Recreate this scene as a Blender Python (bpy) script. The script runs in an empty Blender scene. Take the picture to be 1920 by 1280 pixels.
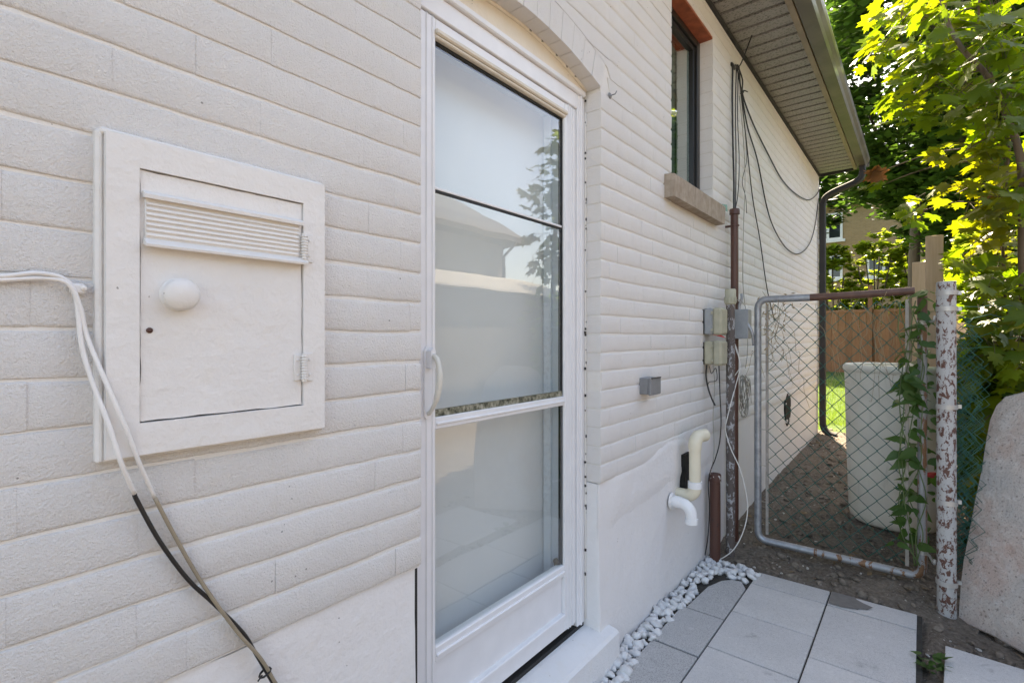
import bpy, math, random
from mathutils import Vector, Matrix, Euler, noise
R = math.radians
random.seed(7)
scene = bpy.context.scene
# ------------------------------------------------------------------ camera
TH = R(39.0); FPX = 950.0; HZ = 632.0; CAM = Vector((0.985, 0.0, 1.30))
cam = bpy.data.cameras.new('camera'); cam.sensor_width = 36; cam.lens = 36*FPX/1920
cam.shift_y = -(640-HZ)/1920; cam.clip_start = 0.02; cam.clip_end = 500
co = bpy.data.objects.new('camera', cam); scene.collection.objects.link(co)
co.location = CAM; co.rotation_euler = (R(90), 0, TH); scene.camera = co
# ------------------------------------------------------------------ sky + sun
SUN_EL = R(48); SUN_DIR = Vector((-0.36, 0.93, 0)).normalized()
w = bpy.data.worlds.new('World'); scene.world = w; w.use_nodes = True
nt = w.node_tree; nt.nodes.clear()
sky = nt.nodes.new('ShaderNodeTexSky'); sky.sky_type = 'NISHITA'; sky.sun_disc = False
sky.sun_elevation = SUN_EL; sky.sun_rotation = math.atan2(SUN_DIR.x, SUN_DIR.y)
sky.air_density = 1.0; sky.dust_density = 2.2; sky.ozone_density = 1.0
bg = nt.nodes.new('ShaderNodeBackground'); bg.inputs[1].default_value = 0.135
wo = nt.nodes.new('ShaderNodeOutputWorld')
nt.links.new(sky.outputs[0], bg.inputs[0]); nt.links.new(bg.outputs[0], wo.inputs[0])
sl = bpy.data.lights.new('sun', 'SUN'); sl.energy = 5.0; sl.angle = R(0.5); sl.color = (1.0, 0.93, 0.82)
so = bpy.data.objects.new('sun', sl); scene.collection.objects.link(so)
sv = Vector((SUN_DIR.x*math.cos(SUN_EL), SUN_DIR.y*math.cos(SUN_EL), math.sin(SUN_EL)))
so.rotation_euler = sv.to_track_quat('Z', 'Y').to_euler(); so.location = (-5, 10, 12)
scene.view_settings.view_transform = 'Standard'; scene.view_settings.look = 'None'
scene.view_settings.exposure = 2.25; scene.view_settings.gamma = 1.0
scene.view_settings.use_curve_mapping = False
scene.view_settings.use_white_balance = True; scene.view_settings.white_balance_temperature = 7900; scene.view_settings.white_balance_tint = 11.0
scene.cycles.max_bounces = 8; scene.cycles.transparent_max_bounces = 12
# ------------------------------------------------------------------ helpers
cT, sT = math.cos(TH), math.sin(TH)
def ray(px, py):
    u = px-960
    return Vector((-sT*FPX+cT*u, cT*FPX+sT*u, HZ-py))
def at_x(px, py, x): r = ray(px, py); return CAM+r*((x-CAM.x)/r.x)
def at_y(px, py, y): r = ray(px, py); return CAM+r*(y/r.y)
def at_z(px, py, z): r = ray(px, py); return CAM+r*((z-CAM.z)/r.z)
def proj(p):
    d = p-CAM; f = -sT*d.x+cT*d.y
    if f < 0.05: return None
    return (960+FPX*(cT*d.x+sT*d.y)/f, HZ-FPX*d.z/f)
def ur(a, b): return random.uniform(a, b)
W0 = {}
def worg(o):
    return W0.get(o.name, Vector((0, 0, 0)))
class MB:
    def __init__(s): s.v = []; s.f = []; s.mi = []; s.cur = 0
    def add(s, vs, fs):
        b = len(s.v); s.v += [tuple(p) for p in vs]
        s.f += [tuple(i+b for i in f) for f in fs]; s.mi += [s.cur]*len(fs); return s
    def box(s, x0, x1, y0, y1, z0, z1, ch=0.0):
        if ch <= 0:
            vs = [(x, y, z) for x in (x0, x1) for y in (y0, y1) for z in (z0, z1)]
            return s.add(vs, [(0,1,3,2),(4,6,7,5),(0,4,5,1),(2,3,7,6),(0,2,6,4),(1,5,7,3)])
        vs = []; idx = {}
        c = ch
        for sx in (0, 1):
            for sy in (0, 1):
                for sz in (0, 1):
                    X = (x0, x1)[sx]; Y = (y0, y1)[sy]; Z = (z0, z1)[sz]
                    dx = (c, -c)[sx]; dy = (c, -c)[sy]; dz = (c, -c)[sz]
                    idx[sx, sy, sz, 0] = len(vs); vs.append((X, Y+dy, Z+dz))
                    idx[sx, sy, sz, 1] = len(vs); vs.append((X+dx, Y, Z+dz))
                    idx[sx, sy, sz, 2] = len(vs); vs.append((X+dx, Y+dy, Z))
        I = idx; fs = []
        fs.append((I[1,0,0,0], I[1,1,0,0], I[1,1,1,0], I[1,0,1,0])); fs.append((I[0,0,0,0], I[0,0,1,0], I[0,1,1,0], I[0,1,0,0]))
        fs.append((I[0,0,0,1], I[1,0,0,1], I[1,0,1,1], I[0,0,1,1])); fs.append((I[0,1,0,1], I[0,1,1,1], I[1,1,1,1], I[1,1,0,1]))
        fs.append((I[0,0,1,2], I[1,0,1,2], I[1,1,1,2], I[0,1,1,2])); fs.append((I[0,0,0,2], I[0,1,0,2], I[1,1,0,2], I[1,0,0,2]))
        for a in (0, 1):
            for b in (0, 1):
                fs.append((I[a,b,0,0], I[a,b,1,0], I[a,b,1,1], I[a,b,0,1]))
                fs.append((I[a,0,b,0], I[a,1,b,0], I[a,1,b,2], I[a,0,b,2]))
                fs.append((I[0,a,b,1], I[1,a,b,1], I[1,a,b,2], I[0,a,b,2]))
                for d in (0, 1): 
                    pass
        for k in [(a, b, d) for a in (0, 1) for b in (0, 1) for d in (0, 1)]:
            fs.append((I[k+(0,)], I[k+(1,)], I[k+(2,)]))
        return s.add(vs, fs)
    def tube(s, pts, r, n=8, caps=True, closed=False):
        pts = [Vector(p) for p in pts]; m = len(pts)
        rs = r if isinstance(r, (list, tuple)) else [r]*m
        vs = []; fs = []
        up = None
        for i, p in enumerate(pts):
            if closed: t = pts[(i+1) % m]-pts[i-1]
            else: t = pts[min(i+1, m-1)]-pts[max(i-1, 0)]
            if t.length < 1e-9: t = Vector((0, 0, 1))
            t.normalize()
            if up is None: up = t.orthogonal().normalized()
            up = up-t*up.dot(t)
            if up.length < 1e-6: up = t.orthogonal()
            up.normalize(); sd = t.cross(up)
            for k in range(n):
                a = 2*math.pi*k/n
                vs.append(p+(up*math.cos(a)+sd*math.sin(a))*rs[i])
        for i in range(m if closed else m-1):
            j = (i+1) % m
            for k in range(n):
                l = (k+1) % n
                fs.append((i*n+k, i*n+l, j*n+l, j*n+k))
        if caps and not closed:
            fs.append(tuple(range(n-1, -1, -1))); fs.append(tuple((m-1)*n+k for k in range(n)))
        return s.add(vs, fs)
    def lathe(s, c, prof, n=32, axis='z'):
        vs = []; fs = []
        for (r, h) in prof:
            for k in range(n):
                a = 2*math.pi*k/n; u = r*math.cos(a); v = r*math.sin(a)
                q = (u, v, h) if axis == 'z' else ((h, u, v) if axis == 'x' else (u, h, v))
                vs.append((c[0]+q[0], c[1]+q[1], c[2]+q[2]))
        for i in range(len(prof)-1):
            for k in range(n):
                l = (k+1) % n
                fs.append((i*n+k, i*n+l, (i+1)*n+l, (i+1)*n+k))
        return s.add(vs, fs)
    def prism(s, poly, lo, hi, axis='x'):
        n = len(poly)
        def q(p, h):
            return {'x': (h, p[0], p[1]), 'y': (p[0], h, p[1]), 'z': (p[0], p[1], h)}[axis]
        vs = [q(p, lo) for p in poly]+[q(p, hi) for p in poly]
        fs = [tuple(range(n-1, -1, -1)), tuple(range(n, 2*n))]+[(i, (i+1) % n, n+(i+1) % n, n+i) for i in range(n)]
        return s.add(vs, fs)
    def mesh(s, name, mats, smooth=False):
        me = bpy.data.meshes.new(name); me.from_pydata(s.v, [], s.f)
        for m in (mats if isinstance(mats, (list, tuple)) else [mats]): me.materials.append(m)
        if any(s.mi): me.polygons.foreach_set('material_index', s.mi)
        if smooth is True: me.polygons.foreach_set('use_smooth', [True]*len(s.f))
        me.validate(); me.update()
        import bmesh as _b
        bm = _b.new(); bm.from_mesh(me); _b.ops.recalc_face_normals(bm, faces=bm.faces); bm.to_mesh(me); bm.free()
        if smooth == 'auto':
            me.polygons.foreach_set('use_smooth', [True]*len(me.polygons)); me.set_sharp_from_angle(angle=R(40))
        return me
    def build(s, name, mats, parent=None, smooth=False, kind=None):
        return link(name, s.mesh(name, mats, smooth), parent, kind=kind)
def link(name, me, parent=None, loc=(0, 0, 0), rot=None, kind=None, scale=None):
    o = bpy.data.objects.new(name, me); scene.collection.objects.link(o)
    L = Vector(loc); W0[o.name] = L.copy()
    if parent is not None:
        o.parent = parent; o.location = L-worg(parent)
    else: o.location = L
    if rot is not None: o.rotation_euler = rot
    if scale is not None: o.scale = (scale,)*3 if not isinstance(scale, (tuple, list)) else scale
    if kind: o['kind'] = kind
    return o
def thing(name, label, cat, loc=(0, 0, 0), group=None):
    o = bpy.data.objects.new(name, None); scene.collection.objects.link(o)
    o.empty_display_size = 0.1; o.location = loc; W0[o.name] = Vector(loc)
    return tag(o, label, cat, group)
def tag(o, label, cat, group=None):
    o['label'] = label; o['category'] = cat
    if group: o['group'] = group
    return o
def crom(pts, n=6):
    P = [Vector(p) for p in pts]
    P = [P[0]*2-P[1]]+P+[P[-1]*2-P[-2]]; out = []
    for i in range(1, len(P)-2):
        for k in range(n):
            t = k/n; a, b, c, d = P[i-1:i+3]
            out.append(0.5*((2*b)+(c-a)*t+(2*a-5*b+4*c-d)*t*t+(3*b-a-3*c+d)*t**3))
    out.append(P[-2]); return out
# ------------------------------------------------------------------ materials
class NB:
    def __init__(s, name):
        s.m = bpy.data.materials.new(name); s.m.use_nodes = True; s.t = s.m.node_tree; s.t.nodes.clear()
        s.out = s.t.nodes.new('ShaderNodeOutputMaterial')
        s.geo = s.t.nodes.new('ShaderNodeNewGeometry'); s.pos = s.geo.outputs['Position']
    def n(s, ty, **kw):
        nd = s.t.nodes.new(ty)
        for k, v in kw.items():
            if k.startswith('i_'):
                nd.inputs[int(k[2:]) if k[2:].isdigit() else k[2:].replace('_', ' ')].default_value = v
            else: setattr(nd, k, v)
        return nd
    def l(s, a, b): s.t.links.new(a, b)
    def noise(s, scale, detail=4, rough=0.55, vec=None, dist=0):
        nd = s.n('ShaderNodeTexNoise'); nd.inputs['Scale'].default_value = scale
        nd.inputs['Detail'].default_value = detail; nd.inputs['Roughness'].default_value = rough
        nd.inputs['Distortion'].default_value = dist
        s.l(vec if vec is not None else s.pos, nd.inputs['Vector']); return nd.outputs['Fac']
    def stretch(s, sx, sy, sz):
        mp = s.n('ShaderNodeMapping'); mp.inputs['Scale'].default_value = (sx, sy, sz); s.l(s.pos, mp.inputs['Vector']); return mp.outputs[0]
    def ramp(s, fac, stops):
        nd = s.n('ShaderNodeValToRGB'); cr = nd.color_ramp
        while len(cr.elements) < len(stops): cr.elements.new(0.5)
        for e, (p, c) in zip(cr.elements, stops):
            e.position = p; e.color = tuple(c)+(1,) if len(c) == 3 else c
        s.l(fac, nd.inputs[0]); return nd.outputs[0]
    def rampv(s, fac, a, b): return s.ramp(fac, [(a, (0, 0, 0)), (b, (1, 1, 1))])
    def mix(s, f, a, b):
        nd = s.n('ShaderNodeMix', data_type='RGBA')
        if isinstance(f, (int, float)): nd.inputs[0].default_value = f
        else: s.l(f, nd.inputs[0])
        for k, v in ((6, a), (7, b)):
            if isinstance(v, tuple): nd.inputs[k].default_value = v+(1,) if len(v) == 3 else v
            else: s.l(v, nd.inputs[k])
        return nd.outputs[2]
    def math(s, op, a, b=None):
        nd = s.n('ShaderNodeMath', operation=op)
        for k, v in ((0, a), (1, b)):
            if v is None: continue
            if isinstance(v, (int, float)): nd.inputs[k].default_value = v
            else: s.l(v, nd.inputs[k])
        return nd.outputs[0]
    def bump(s, h, strength=0.5, dist=0.002, prev=None):
        nd = s.n('ShaderNodeBump'); nd.inputs['Strength'].default_value = strength; nd.inputs['Distance'].default_value = dist
        s.l(h, nd.inputs['Height'])
        if prev is not None: s.l(prev, nd.inputs['Normal'])
        return nd.outputs[0]
    def pbr(s, col, rough=0.6, metal=0.0, normal=None, spec=0.5):
        p = s.n('ShaderNodeBsdfPrincipled')
        for key, v in (('Base Color', col), ('Roughness', rough), ('Metallic', metal), ('Specular IOR Level', spec)):
            if isinstance(v, tuple): p.inputs[key].default_value = v+(1,)
            elif isinstance(v, (int, float)): p.inputs[key].default_value = v
            else: s.l(v, p.inputs[key])
        if normal is not None: s.l(normal, p.inputs['Normal'])
        s.l(p.outputs[0], s.out.inputs[0]); return p
def simple(name, col, rough=0.55, metal=0.0, var=0.12, vscale=14, bscale=120, bstr=0.25, bdist=0.001, spec=0.5):
    b = NB(name); f = b.noise(vscale, 5)
    lo = tuple(c*(1-var) for c in col); hi = tuple(min(1, c*(1+var)) for c in col)
    c = b.ramp(f, [(0.3, lo), (0.7, hi)])
    nm = b.bump(b.noise(bscale, 3), bstr, bdist)
    b.pbr(c, rough, metal, nm, spec); return b.m
def paint_mat(name, base, stip=190, sdist=0.0022, wavy=True, dirt=True, rough=0.75):
    b = NB(name)
    f = b.noise(3.0, 4); f2 = b.noise(28, 4)
    c = b.ramp(f, [(0.3, tuple(x*0.955 for x in base)), (0.7, base)])
    c = b.mix(b.rampv(f2, 0.55, 0.8), c, tuple(x*y for x, y in zip(base, (0.97, 0.955, 0.93))))
    if dirt:
        v = b.n('ShaderNodeTexVoronoi'); v.inputs['Scale'].default_value = 42; b.l(b.pos, v.inputs['Vector'])
        spot = b.math('LESS_THAN', v.outputs['Distance'], 0.085)
        gate = b.math('GREATER_THAN', b.noise(7, 3), 0.62)
        c = b.mix(b.math('MULTIPLY', b.math('MULTIPLY', spot, gate), 0.65), c, (0.12, 0.10, 0.085))
    n1 = b.bump(b.noise(9, 4), 0.5, 0.012) if wavy else None
    n2 = b.bump(b.noise(55, 4, 0.6), 0.5, 0.0045 if wavy else .002, n1)
    n3 = b.bump(b.noise(stip, 4, 0.7), 0.9, sdist, n2)
    b.pbr(c, rough, 0, n3, 0.3); return b.m
WHITE = (0.85, 0.825, 0.80)
M = {}
M['brick'] = paint_mat('white_painted_brick', WHITE, stip=230, sdist=0.0068)
M['mortar'] = paint_mat('white_painted_mortar', (0.77, 0.74, 0.70), stip=120, sdist=0.002)
M['parge'] = paint_mat('white_painted_parging', (0.80, 0.785, 0.775), stip=60, sdist=0.0015)
M['wood_white'] = paint_mat('white_painted_wood', (0.77, 0.75, 0.725), stip=70, sdist=0.0009, dirt=True, rough=0.5)
M['step'] = paint_mat('white_painted_concrete', (0.80, 0.80, 0.80), stip=300, sdist=0.002)
M['arch_infill'] = paint_mat('cream_caulk_board', (0.80, 0.73, 0.62), stip=60, sdist=0.0008)
M['alu'] = simple('white_aluminium', (0.78, 0.78, 0.79), 0.38, var=0.03, bscale=40, bstr=0.05)
M['alu_cream'] = simple('cream_weatherstrip', (0.66, 0.60, 0.50), 0.5, var=0.08)
M['innerdoor'] = simple('white_inner_door', (0.83, 0.82, 0.80), 0.42, var=0.03, vscale=4, bstr=0.05)
M['jambblue'] = simple('white_inner_jamb', (0.74, 0.77, 0.80), 0.4, var=0.03, bstr=0.05)
M['gasket'] = simple('black_rubber_and_gap_shade', (0.012, 0.012, 0.012), 0.6)  # black rubber, also the painted shadow of the gap beside the door frame
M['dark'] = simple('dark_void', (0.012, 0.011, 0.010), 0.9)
M['plastic_handle'] = simple('cream_plastic', (0.66, 0.64, 0.58), 0.3, var=0.05, bstr=0.04)
M['charcoal'] = simple('charcoal_aluminium', (0.030, 0.029, 0.030), 0.75, var=0.15, bstr=0.06)
M['fascia'] = simple('brown_fascia', (0.24, 0.185, 0.13), 0.35, var=0.22, vscale=6, bstr=0.05)
M['gutter'] = simple('dark_gutter_aluminium', (0.115, 0.096, 0.078), 0.32, var=0.3, vscale=5, bstr=0.12, bscale=8, bdist=0.01)
M['winframe'] = simple('black_window_frame', (0.018, 0.017, 0.016), 0.35)
M['lintel'] = simple('rust_red_lintel_brick', (0.33, 0.085, 0.038), 0.7, var=0.3, vscale=20, bstr=0.5)
M['blind'] = simple('grey_green_blind', (0.26, 0.30, 0.28), 0.7, var=0.08)
M['curtain'] = simple('pale_window_lining', (0.55, 0.58, 0.54), 0.7, var=0.08)
M['boxgrey'] = simple('grey_pvc_box', (0.22, 0.225, 0.235), 0.45, var=0.08, vscale=30)
M['boxlight'] = simple('light_grey_box', (0.30, 0.32, 0.335), 0.42, var=0.10, vscale=20)
M['boxolive'] = simple('olive_grey_plastic_box', (0.40, 0.385, 0.29), 0.45, var=0.10, vscale=22)
M['pvc_cream'] = simple('aged_cream_pvc', (0.74, 0.68, 0.53), 0.38, var=0.06, vscale=10, bstr=0.06)
M['pvc_white'] = simple('white_pvc', (0.84, 0.84, 0.84), 0.28, var=0.02, bstr=0.03)
M['wire_black'] = simple('black_cable', (0.018, 0.017, 0.017), 0.45)
M['wire_tan'] = simple('tan_cable', (0.30, 0.25, 0.18), 0.5)
M['wire_white'] = simple('white_cable', (0.72, 0.70, 0.66), 0.5, var=0.06)
M['wire_painted'] = simple('cable_under_white_paint', (0.78, 0.76, 0.74), 0.6, var=0.06, bscale=200, bstr=0.6)
M['twine'] = simple('grey_thin_wire', (0.33, 0.31, 0.27), 0.5)
M['red'] = simple('red_tape', (0.45, 0.02, 0.015), 0.4)
M['green_plastic'] = simple('green_plastic', (0.03, 0.20, 0.13), 0.35)
M['green_wire'] = simple('green_vinyl_wire', (0.010, 0.105, 0.085), 0.38, var=0.3, vscale=60)
M['galv'] = simple('galvanised_tube', (0.36, 0.38, 0.41), 0.42, 0.55, var=0.22, vscale=30, bstr=0.2, bscale=180)
M['tension'] = simple('grey_tension_bar', (0.36, 0.33, 0.30), 0.5, 0.3, var=0.2, vscale=30)
M['clamp'] = simple('grey_metal_clamp', (0.55, 0.54, 0.52), 0.45, 0.5, var=0.15)
def flaky(name, a, bcol, thr, scale, rough=0.65, metal=0.0, zs=0.6):
    b = NB(name); v = b.stretch(1, 1, zs)
    f = b.noise(scale, 6, 0.62, v, 0.6); fine = b.noise(scale*5, 4)
    m = b.rampv(b.math('ADD', f, b.math('MULTIPLY', b.math('SUBTRACT', fine, 0.5), 0.22)), thr-0.012, thr+0.012)
    ca = b.mix(fine, tuple(x*0.75 for x in a), a); cb = b.mix(fine, tuple(x*0.6 for x in bcol), tuple(min(1, x*1.3) for x in bcol))
    nm = b.bump(m, 0.5, 0.001); nm = b.bump(fine, 0.3, 0.001, nm)
    b.pbr(b.mix(m, ca, cb), rough, metal, nm); return b.m
M['flaky_post'] = flaky('flaking_silver_painted_post', (0.50, 0.50, 0.49), (0.13, 0.058, 0.042), 0.53, 52)
M['flaky_pipe'] = flaky('mottled_grey_brown_pipe', (0.13, 0.105, 0.095), (0.40, 0.40, 0.41), 0.56, 46)
M['rusty_tube'] = flaky('rust_stained_gate_tube', (0.42, 0.43, 0.45), (0.24, 0.13, 0.07), 0.55, 30, 0.5, 0.35, 0.2)
M['brown_pipe'] = flaky('brown_painted_steel_pipe', (0.105, 0.043, 0.030), (0.05, 0.03, 0.026), 0.64, 30, 0.45)
M['brown_paint'] = simple('brown_paint_tube', (0.12, 0.060, 0.042), 0.45, var=0.25, vscale=25)
def paver_mat(name='grey_concrete_paver', q=1.0):
    b = NB(name); oi = b.n('ShaderNodeObjectInfo'); rnd = oi.outputs['Random']
    f = b.noise(4, 7, 0.65); g = b.noise(230, 4, 0.65); h = b.noise(14, 6, .65); k = b.noise(60, 5, .7)
    c = b.ramp(f, [(0.28, (0.405*q, 0.395*q, 0.385*q)), (0.72, (0.60*q, 0.585*q, 0.565*q))])
    c = b.mix(b.math('MULTIPLY', rnd, 0.62), c, (0.30, 0.30, 0.305))
    c = b.mix(b.math('MULTIPLY', b.rampv(k, 0.42, 0.72), 0.40), c, (0.24, 0.245, 0.25))
    c = b.mix(b.math('MULTIPLY', b.rampv(g, 0.48, 0.66), 0.55), c, (0.20, 0.20, 0.205))
    c = b.mix(b.math('MULTIPLY', b.rampv(g, 0.46, 0.34), 0.40), c, (0.74, 0.735, 0.72))
    c = b.mix(b.math('MULTIPLY', b.rampv(h, 0.60, 0.76), 0.45), c, (0.70, 0.695, 0.68))
    v = b.n('ShaderNodeTexVoronoi'); v.inputs['Scale'].default_value = 60; b.l(b.pos, v.inputs['Vector'])
    sp = b.math('MULTIPLY', b.math('LESS_THAN', v.outputs['Distance'], 0.10), b.math('GREATER_THAN', b.noise(9, 3), 0.55))
    c = b.mix(b.math('MULTIPLY', sp, 0.8), c, (0.80, 0.79, 0.77))
    st = b.rampv(b.noise(6, 5, 0.6, None, 0.4), 0.64, 0.72)
    c = b.mix(b.math('MULTIPLY', st, 0.45), c, (0.17, 0.165, 0.16))
    nm = b.bump(g, 0.6, 0.0018); nm = b.bump(h, 0.3, 0.006, nm)
    b.pbr(c, 0.8, 0, nm, 0.3); return b.m
M['paver'] = paver_mat(); M['paver_dark'] = paver_mat('slate_grey_paver', .55)
M['bedding'] = simple('dark_joint_sand', (0.040, 0.036, 0.030), 0.95, var=0.4, vscale=60, bstr=0.8, bdist=0.004)
M['stone'] = simple('white_marble_pebble', (0.66, 0.66, 0.655), 0.6, var=0.16, vscale=22, bscale=90, bstr=0.5, bdist=0.002)
def ground_mat():
    b = NB('soil_and_grass'); sx = b.n('ShaderNodeSeparateXYZ'); b.l(b.pos, sx.inputs[0])
    f = b.noise(4, 7, 0.65); g = b.noise(55, 6, 0.7); h = b.noise(18, 5, 0.6)
    c = b.ramp(g, [(0.25, (0.045, 0.036, 0.028)), (0.55, (0.19, 0.157, 0.125)), (0.8, (0.32, 0.275, 0.23))])
    c = b.mix(b.rampv(f, 0.45, 0.7), c, b.mix(g, (0.11, 0.088, 0.068), (0.32, 0.27, 0.22)))
    v = b.n('ShaderNodeTexVoronoi'); v.inputs['Scale'].default_value = 55; b.l(b.pos, v.inputs['Vector'])
    sp = b.math('MULTIPLY', b.math('LESS_THAN', v.outputs['Distance'], 0.13), b.math('GREATER_THAN', b.noise(5, 3), 0.53))
    c = b.mix(b.math('MULTIPLY', sp, 0.6), c, (0.50, 0.46, 0.40))
    gr = b.ramp(b.noise(3, 6), [(0.3, (0.045, 0.085, 0.016)), (0.7, (0.09, 0.145, 0.028))])
    m = b.rampv(b.math('ADD', sx.outputs[1], b.math('MULTIPLY', f, 0.8)), 0, 1)
    edge = b.n('ShaderNodeMapRange'); b.l(b.math('ADD', sx.outputs[1], b.math('MULTIPLY', f, 0.7)), edge.inputs[0])
    edge.inputs[1].default_value = 7.55; edge.inputs[2].default_value = 7.75
    c = b.mix(edge.outputs[0], c, gr)
    nm = b.bump(h, 0.8, 0.03); nm = b.bump(g, 0.9, 0.012, nm)
    b.pbr(c, 0.95, 0, nm, 0.2); return b.m
M['ground'] = ground_mat()
M['clod'] = simple('soil_clod', (0.17, 0.14, 0.11), 0.95, var=0.5, vscale=40, bstr=0.9, bdist=0.004, bscale=90)
M['chip'] = simple('pale_stone_chip', (0.50, 0.47, 0.42), 0.85, var=0.3, vscale=30)
M['litter'] = simple('dry_leaf_litter', (0.21, 0.14, 0.075), 0.85, var=0.4, vscale=25)
def wood_mat(name, a, c2, rough=0.75):
    b = NB(name); v = b.stretch(30, 30, 2.2); f = b.noise(1.6, 6, 0.6, v, 0.3)
    oi = b.n('ShaderNodeObjectInfo')
    c = b.ramp(f, [(0.3, a), (0.7, c2)]); c = b.mix(b.math('MULTIPLY', oi.outputs['Random'], 0.4), c, tuple(x*0.62 for x in a))
    b.pbr(c, rough, 0, b.bump(f, 0.4, 0.002), 0.25); return b.m
M['cedar'] = wood_mat('weathered_cedar', (0.52, 0.37, 0.25), (0.66, 0.49, 0.35))
M['farcedar'] = wood_mat('stained_cedar_fence', (0.20, 0.095, 0.050), (0.30, 0.155, 0.085))
M['bark'] = wood_mat('maple_bark', (0.11, 0.075, 0.05), (0.21, 0.15, 0.105))
M['bark_dark'] = wood_mat('dark_bark', (0.05, 0.038, 0.028), (0.09, 0.07, 0.05))
def leaf_mat(name, cols, trans=0.5, rough=0.4):
    b = NB(name); oi = b.n('ShaderNodeObjectInfo')
    r = b.math('FRACT', b.math('ADD', b.geo.outputs['Random Per Island'], oi.outputs['Random']))
    st = [(i/max(1, len(cols)-1), c) for i, c in enumerate(cols)]
    c = b.ramp(r, st)
    vein = b.noise(45, 3); c = b.mix(b.math('MULTIPLY', vein, 0.25), c, tuple(x*0.6 for x in cols[0]))
    p = b.n('ShaderNodeBsdfPrincipled'); b.l(c, p.inputs['Base Color']); p.inputs['Roughness'].default_value = rough
    p.inputs['Specular IOR Level'].default_value = 0.35
    tr = b.n('ShaderNodeBsdfTranslucent')
    hs = b.n('ShaderNodeHueSaturation'); hs.inputs['Hue'].default_value = 0.485; hs.inputs['Saturation'].default_value = 1.1; hs.inputs['Value'].default_value = 2.05
    b.l(c, hs.inputs['Color']); b.l(hs.outputs[0], tr.inputs[0])
    mx = b.n('ShaderNodeMixShader'); mx.inputs[0].default_value = trans
    b.l(p.outputs[0], mx.inputs[1]); b.l(tr.outputs[0], mx.inputs[2]); b.l(mx.outputs[0], b.out.inputs[0]); return b.m
M['maple'] = leaf_mat('maple_leaf', [(0.075, 0.135, 0.016), (0.11, 0.17, 0.02), (0.09, 0.15, 0.018), (0.15, 0.19, 0.022), (0.08, 0.14, 0.02)], 0.62)
M['maple_gold'] = leaf_mat('yellowing_maple_leaf', [(0.125, 0.165, 0.02), (0.17, 0.175, 0.02), (0.10, 0.15, 0.02)], 0.55)
M['maple_orange'] = leaf_mat('orange_maple_leaf', [(0.17, 0.085, 0.03), (0.14, 0.07, 0.025)], 0.35)
M['tree'] = leaf_mat('dark_tree_leaf', [(0.030, 0.070, 0.014), (0.045, 0.095, 0.018), (0.060, 0.12, 0.02), (0.035, 0.08, 0.018)], 0.4)
M['shrub'] = leaf_mat('bright_shrub_leaf', [(0.13, 0.20, 0.028), (0.17, 0.23, 0.035), (0.20, 0.24, 0.04)], 0.66)
M['vine'] = leaf_mat('vine_leaf', [(0.045, 0.105, 0.02), (0.07, 0.14, 0.03), (0.055, 0.12, 0.03)], 0.4)
M['conifer'] = leaf_mat('conifer_needles', [(0.03, 0.055, 0.02), (0.05, 0.08, 0.03)], 0.2)
M['grass'] = leaf_mat('lawn_grass', [(0.06, 0.12, 0.02), (0.10, 0.17, 0.03), (0.13, 0.18, 0.035)], 0.45)
M['dry'] = simple('dry_stem', (0.34, 0.27, 0.17), 0.8, var=0.2)
M['greenstem'] = simple('green_stem', (0.10, 0.15, 0.05), 0.6, var=0.2)
def barrel_mat():
    b = NB('weathered_cream_plastic'); f = b.noise(5, 5); st = b.noise(7, 5, 0.6, b.stretch(3, 3, 0.5)); 
    c = b.ramp(f, [(0.3, (0.74, 0.71, 0.63)), (0.7, (0.82, 0.79, 0.71))])
    c = b.mix(b.math('MULTIPLY', b.rampv(st, 0.6, 0.75), 0.3), c, (0.30, 0.27, 0.22))
    b.pbr(c, 0.55, 0, b.bump(b.noise(70, 4), 0.25, 0.002)); return b.m
M['barrel'] = barrel_mat()
def slab_mat():
    b = NB('weathered_pinkish_concrete'); f = b.noise(3.2, 7, 0.66, None, .5); g = b.noise(22, 8, 0.75); h = b.noise(130, 4, .7); q = b.noise(6, 5, .6)
    c = b.ramp(f, [(0.30, (0.46, 0.34, 0.285)), (0.5, (0.60, 0.53, 0.48)), (0.68, (0.48, 0.455, 0.43))])
    c = b.mix(b.math('MULTIPLY', b.rampv(q, .48, .62), .6), c, (0.56, 0.40, 0.335))
    c = b.mix(b.math('MULTIPLY', b.rampv(g, .5, .68), .5), c, (0.76, 0.74, 0.71))
    c = b.mix(b.math('MULTIPLY', b.rampv(h, .58, .40), .5), c, (0.24, 0.20, 0.175))
    v = b.n('ShaderNodeTexVoronoi'); v.inputs['Scale'].default_value = 34; b.l(b.pos, v.inputs['Vector'])
    c = b.mix(b.math('MULTIPLY', b.math('LESS_THAN', v.outputs['Distance'], .16), .5), c, (0.16, 0.13, 0.11))
    nm = b.bump(f, 0.7, 0.03); nm = b.bump(g, 0.8, 0.010, nm); nm = b.bump(h, .6, .002, nm); b.pbr(c, 0.9, 0, nm, 0.2); return b.m
M['oldslab'] = slab_mat()
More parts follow.
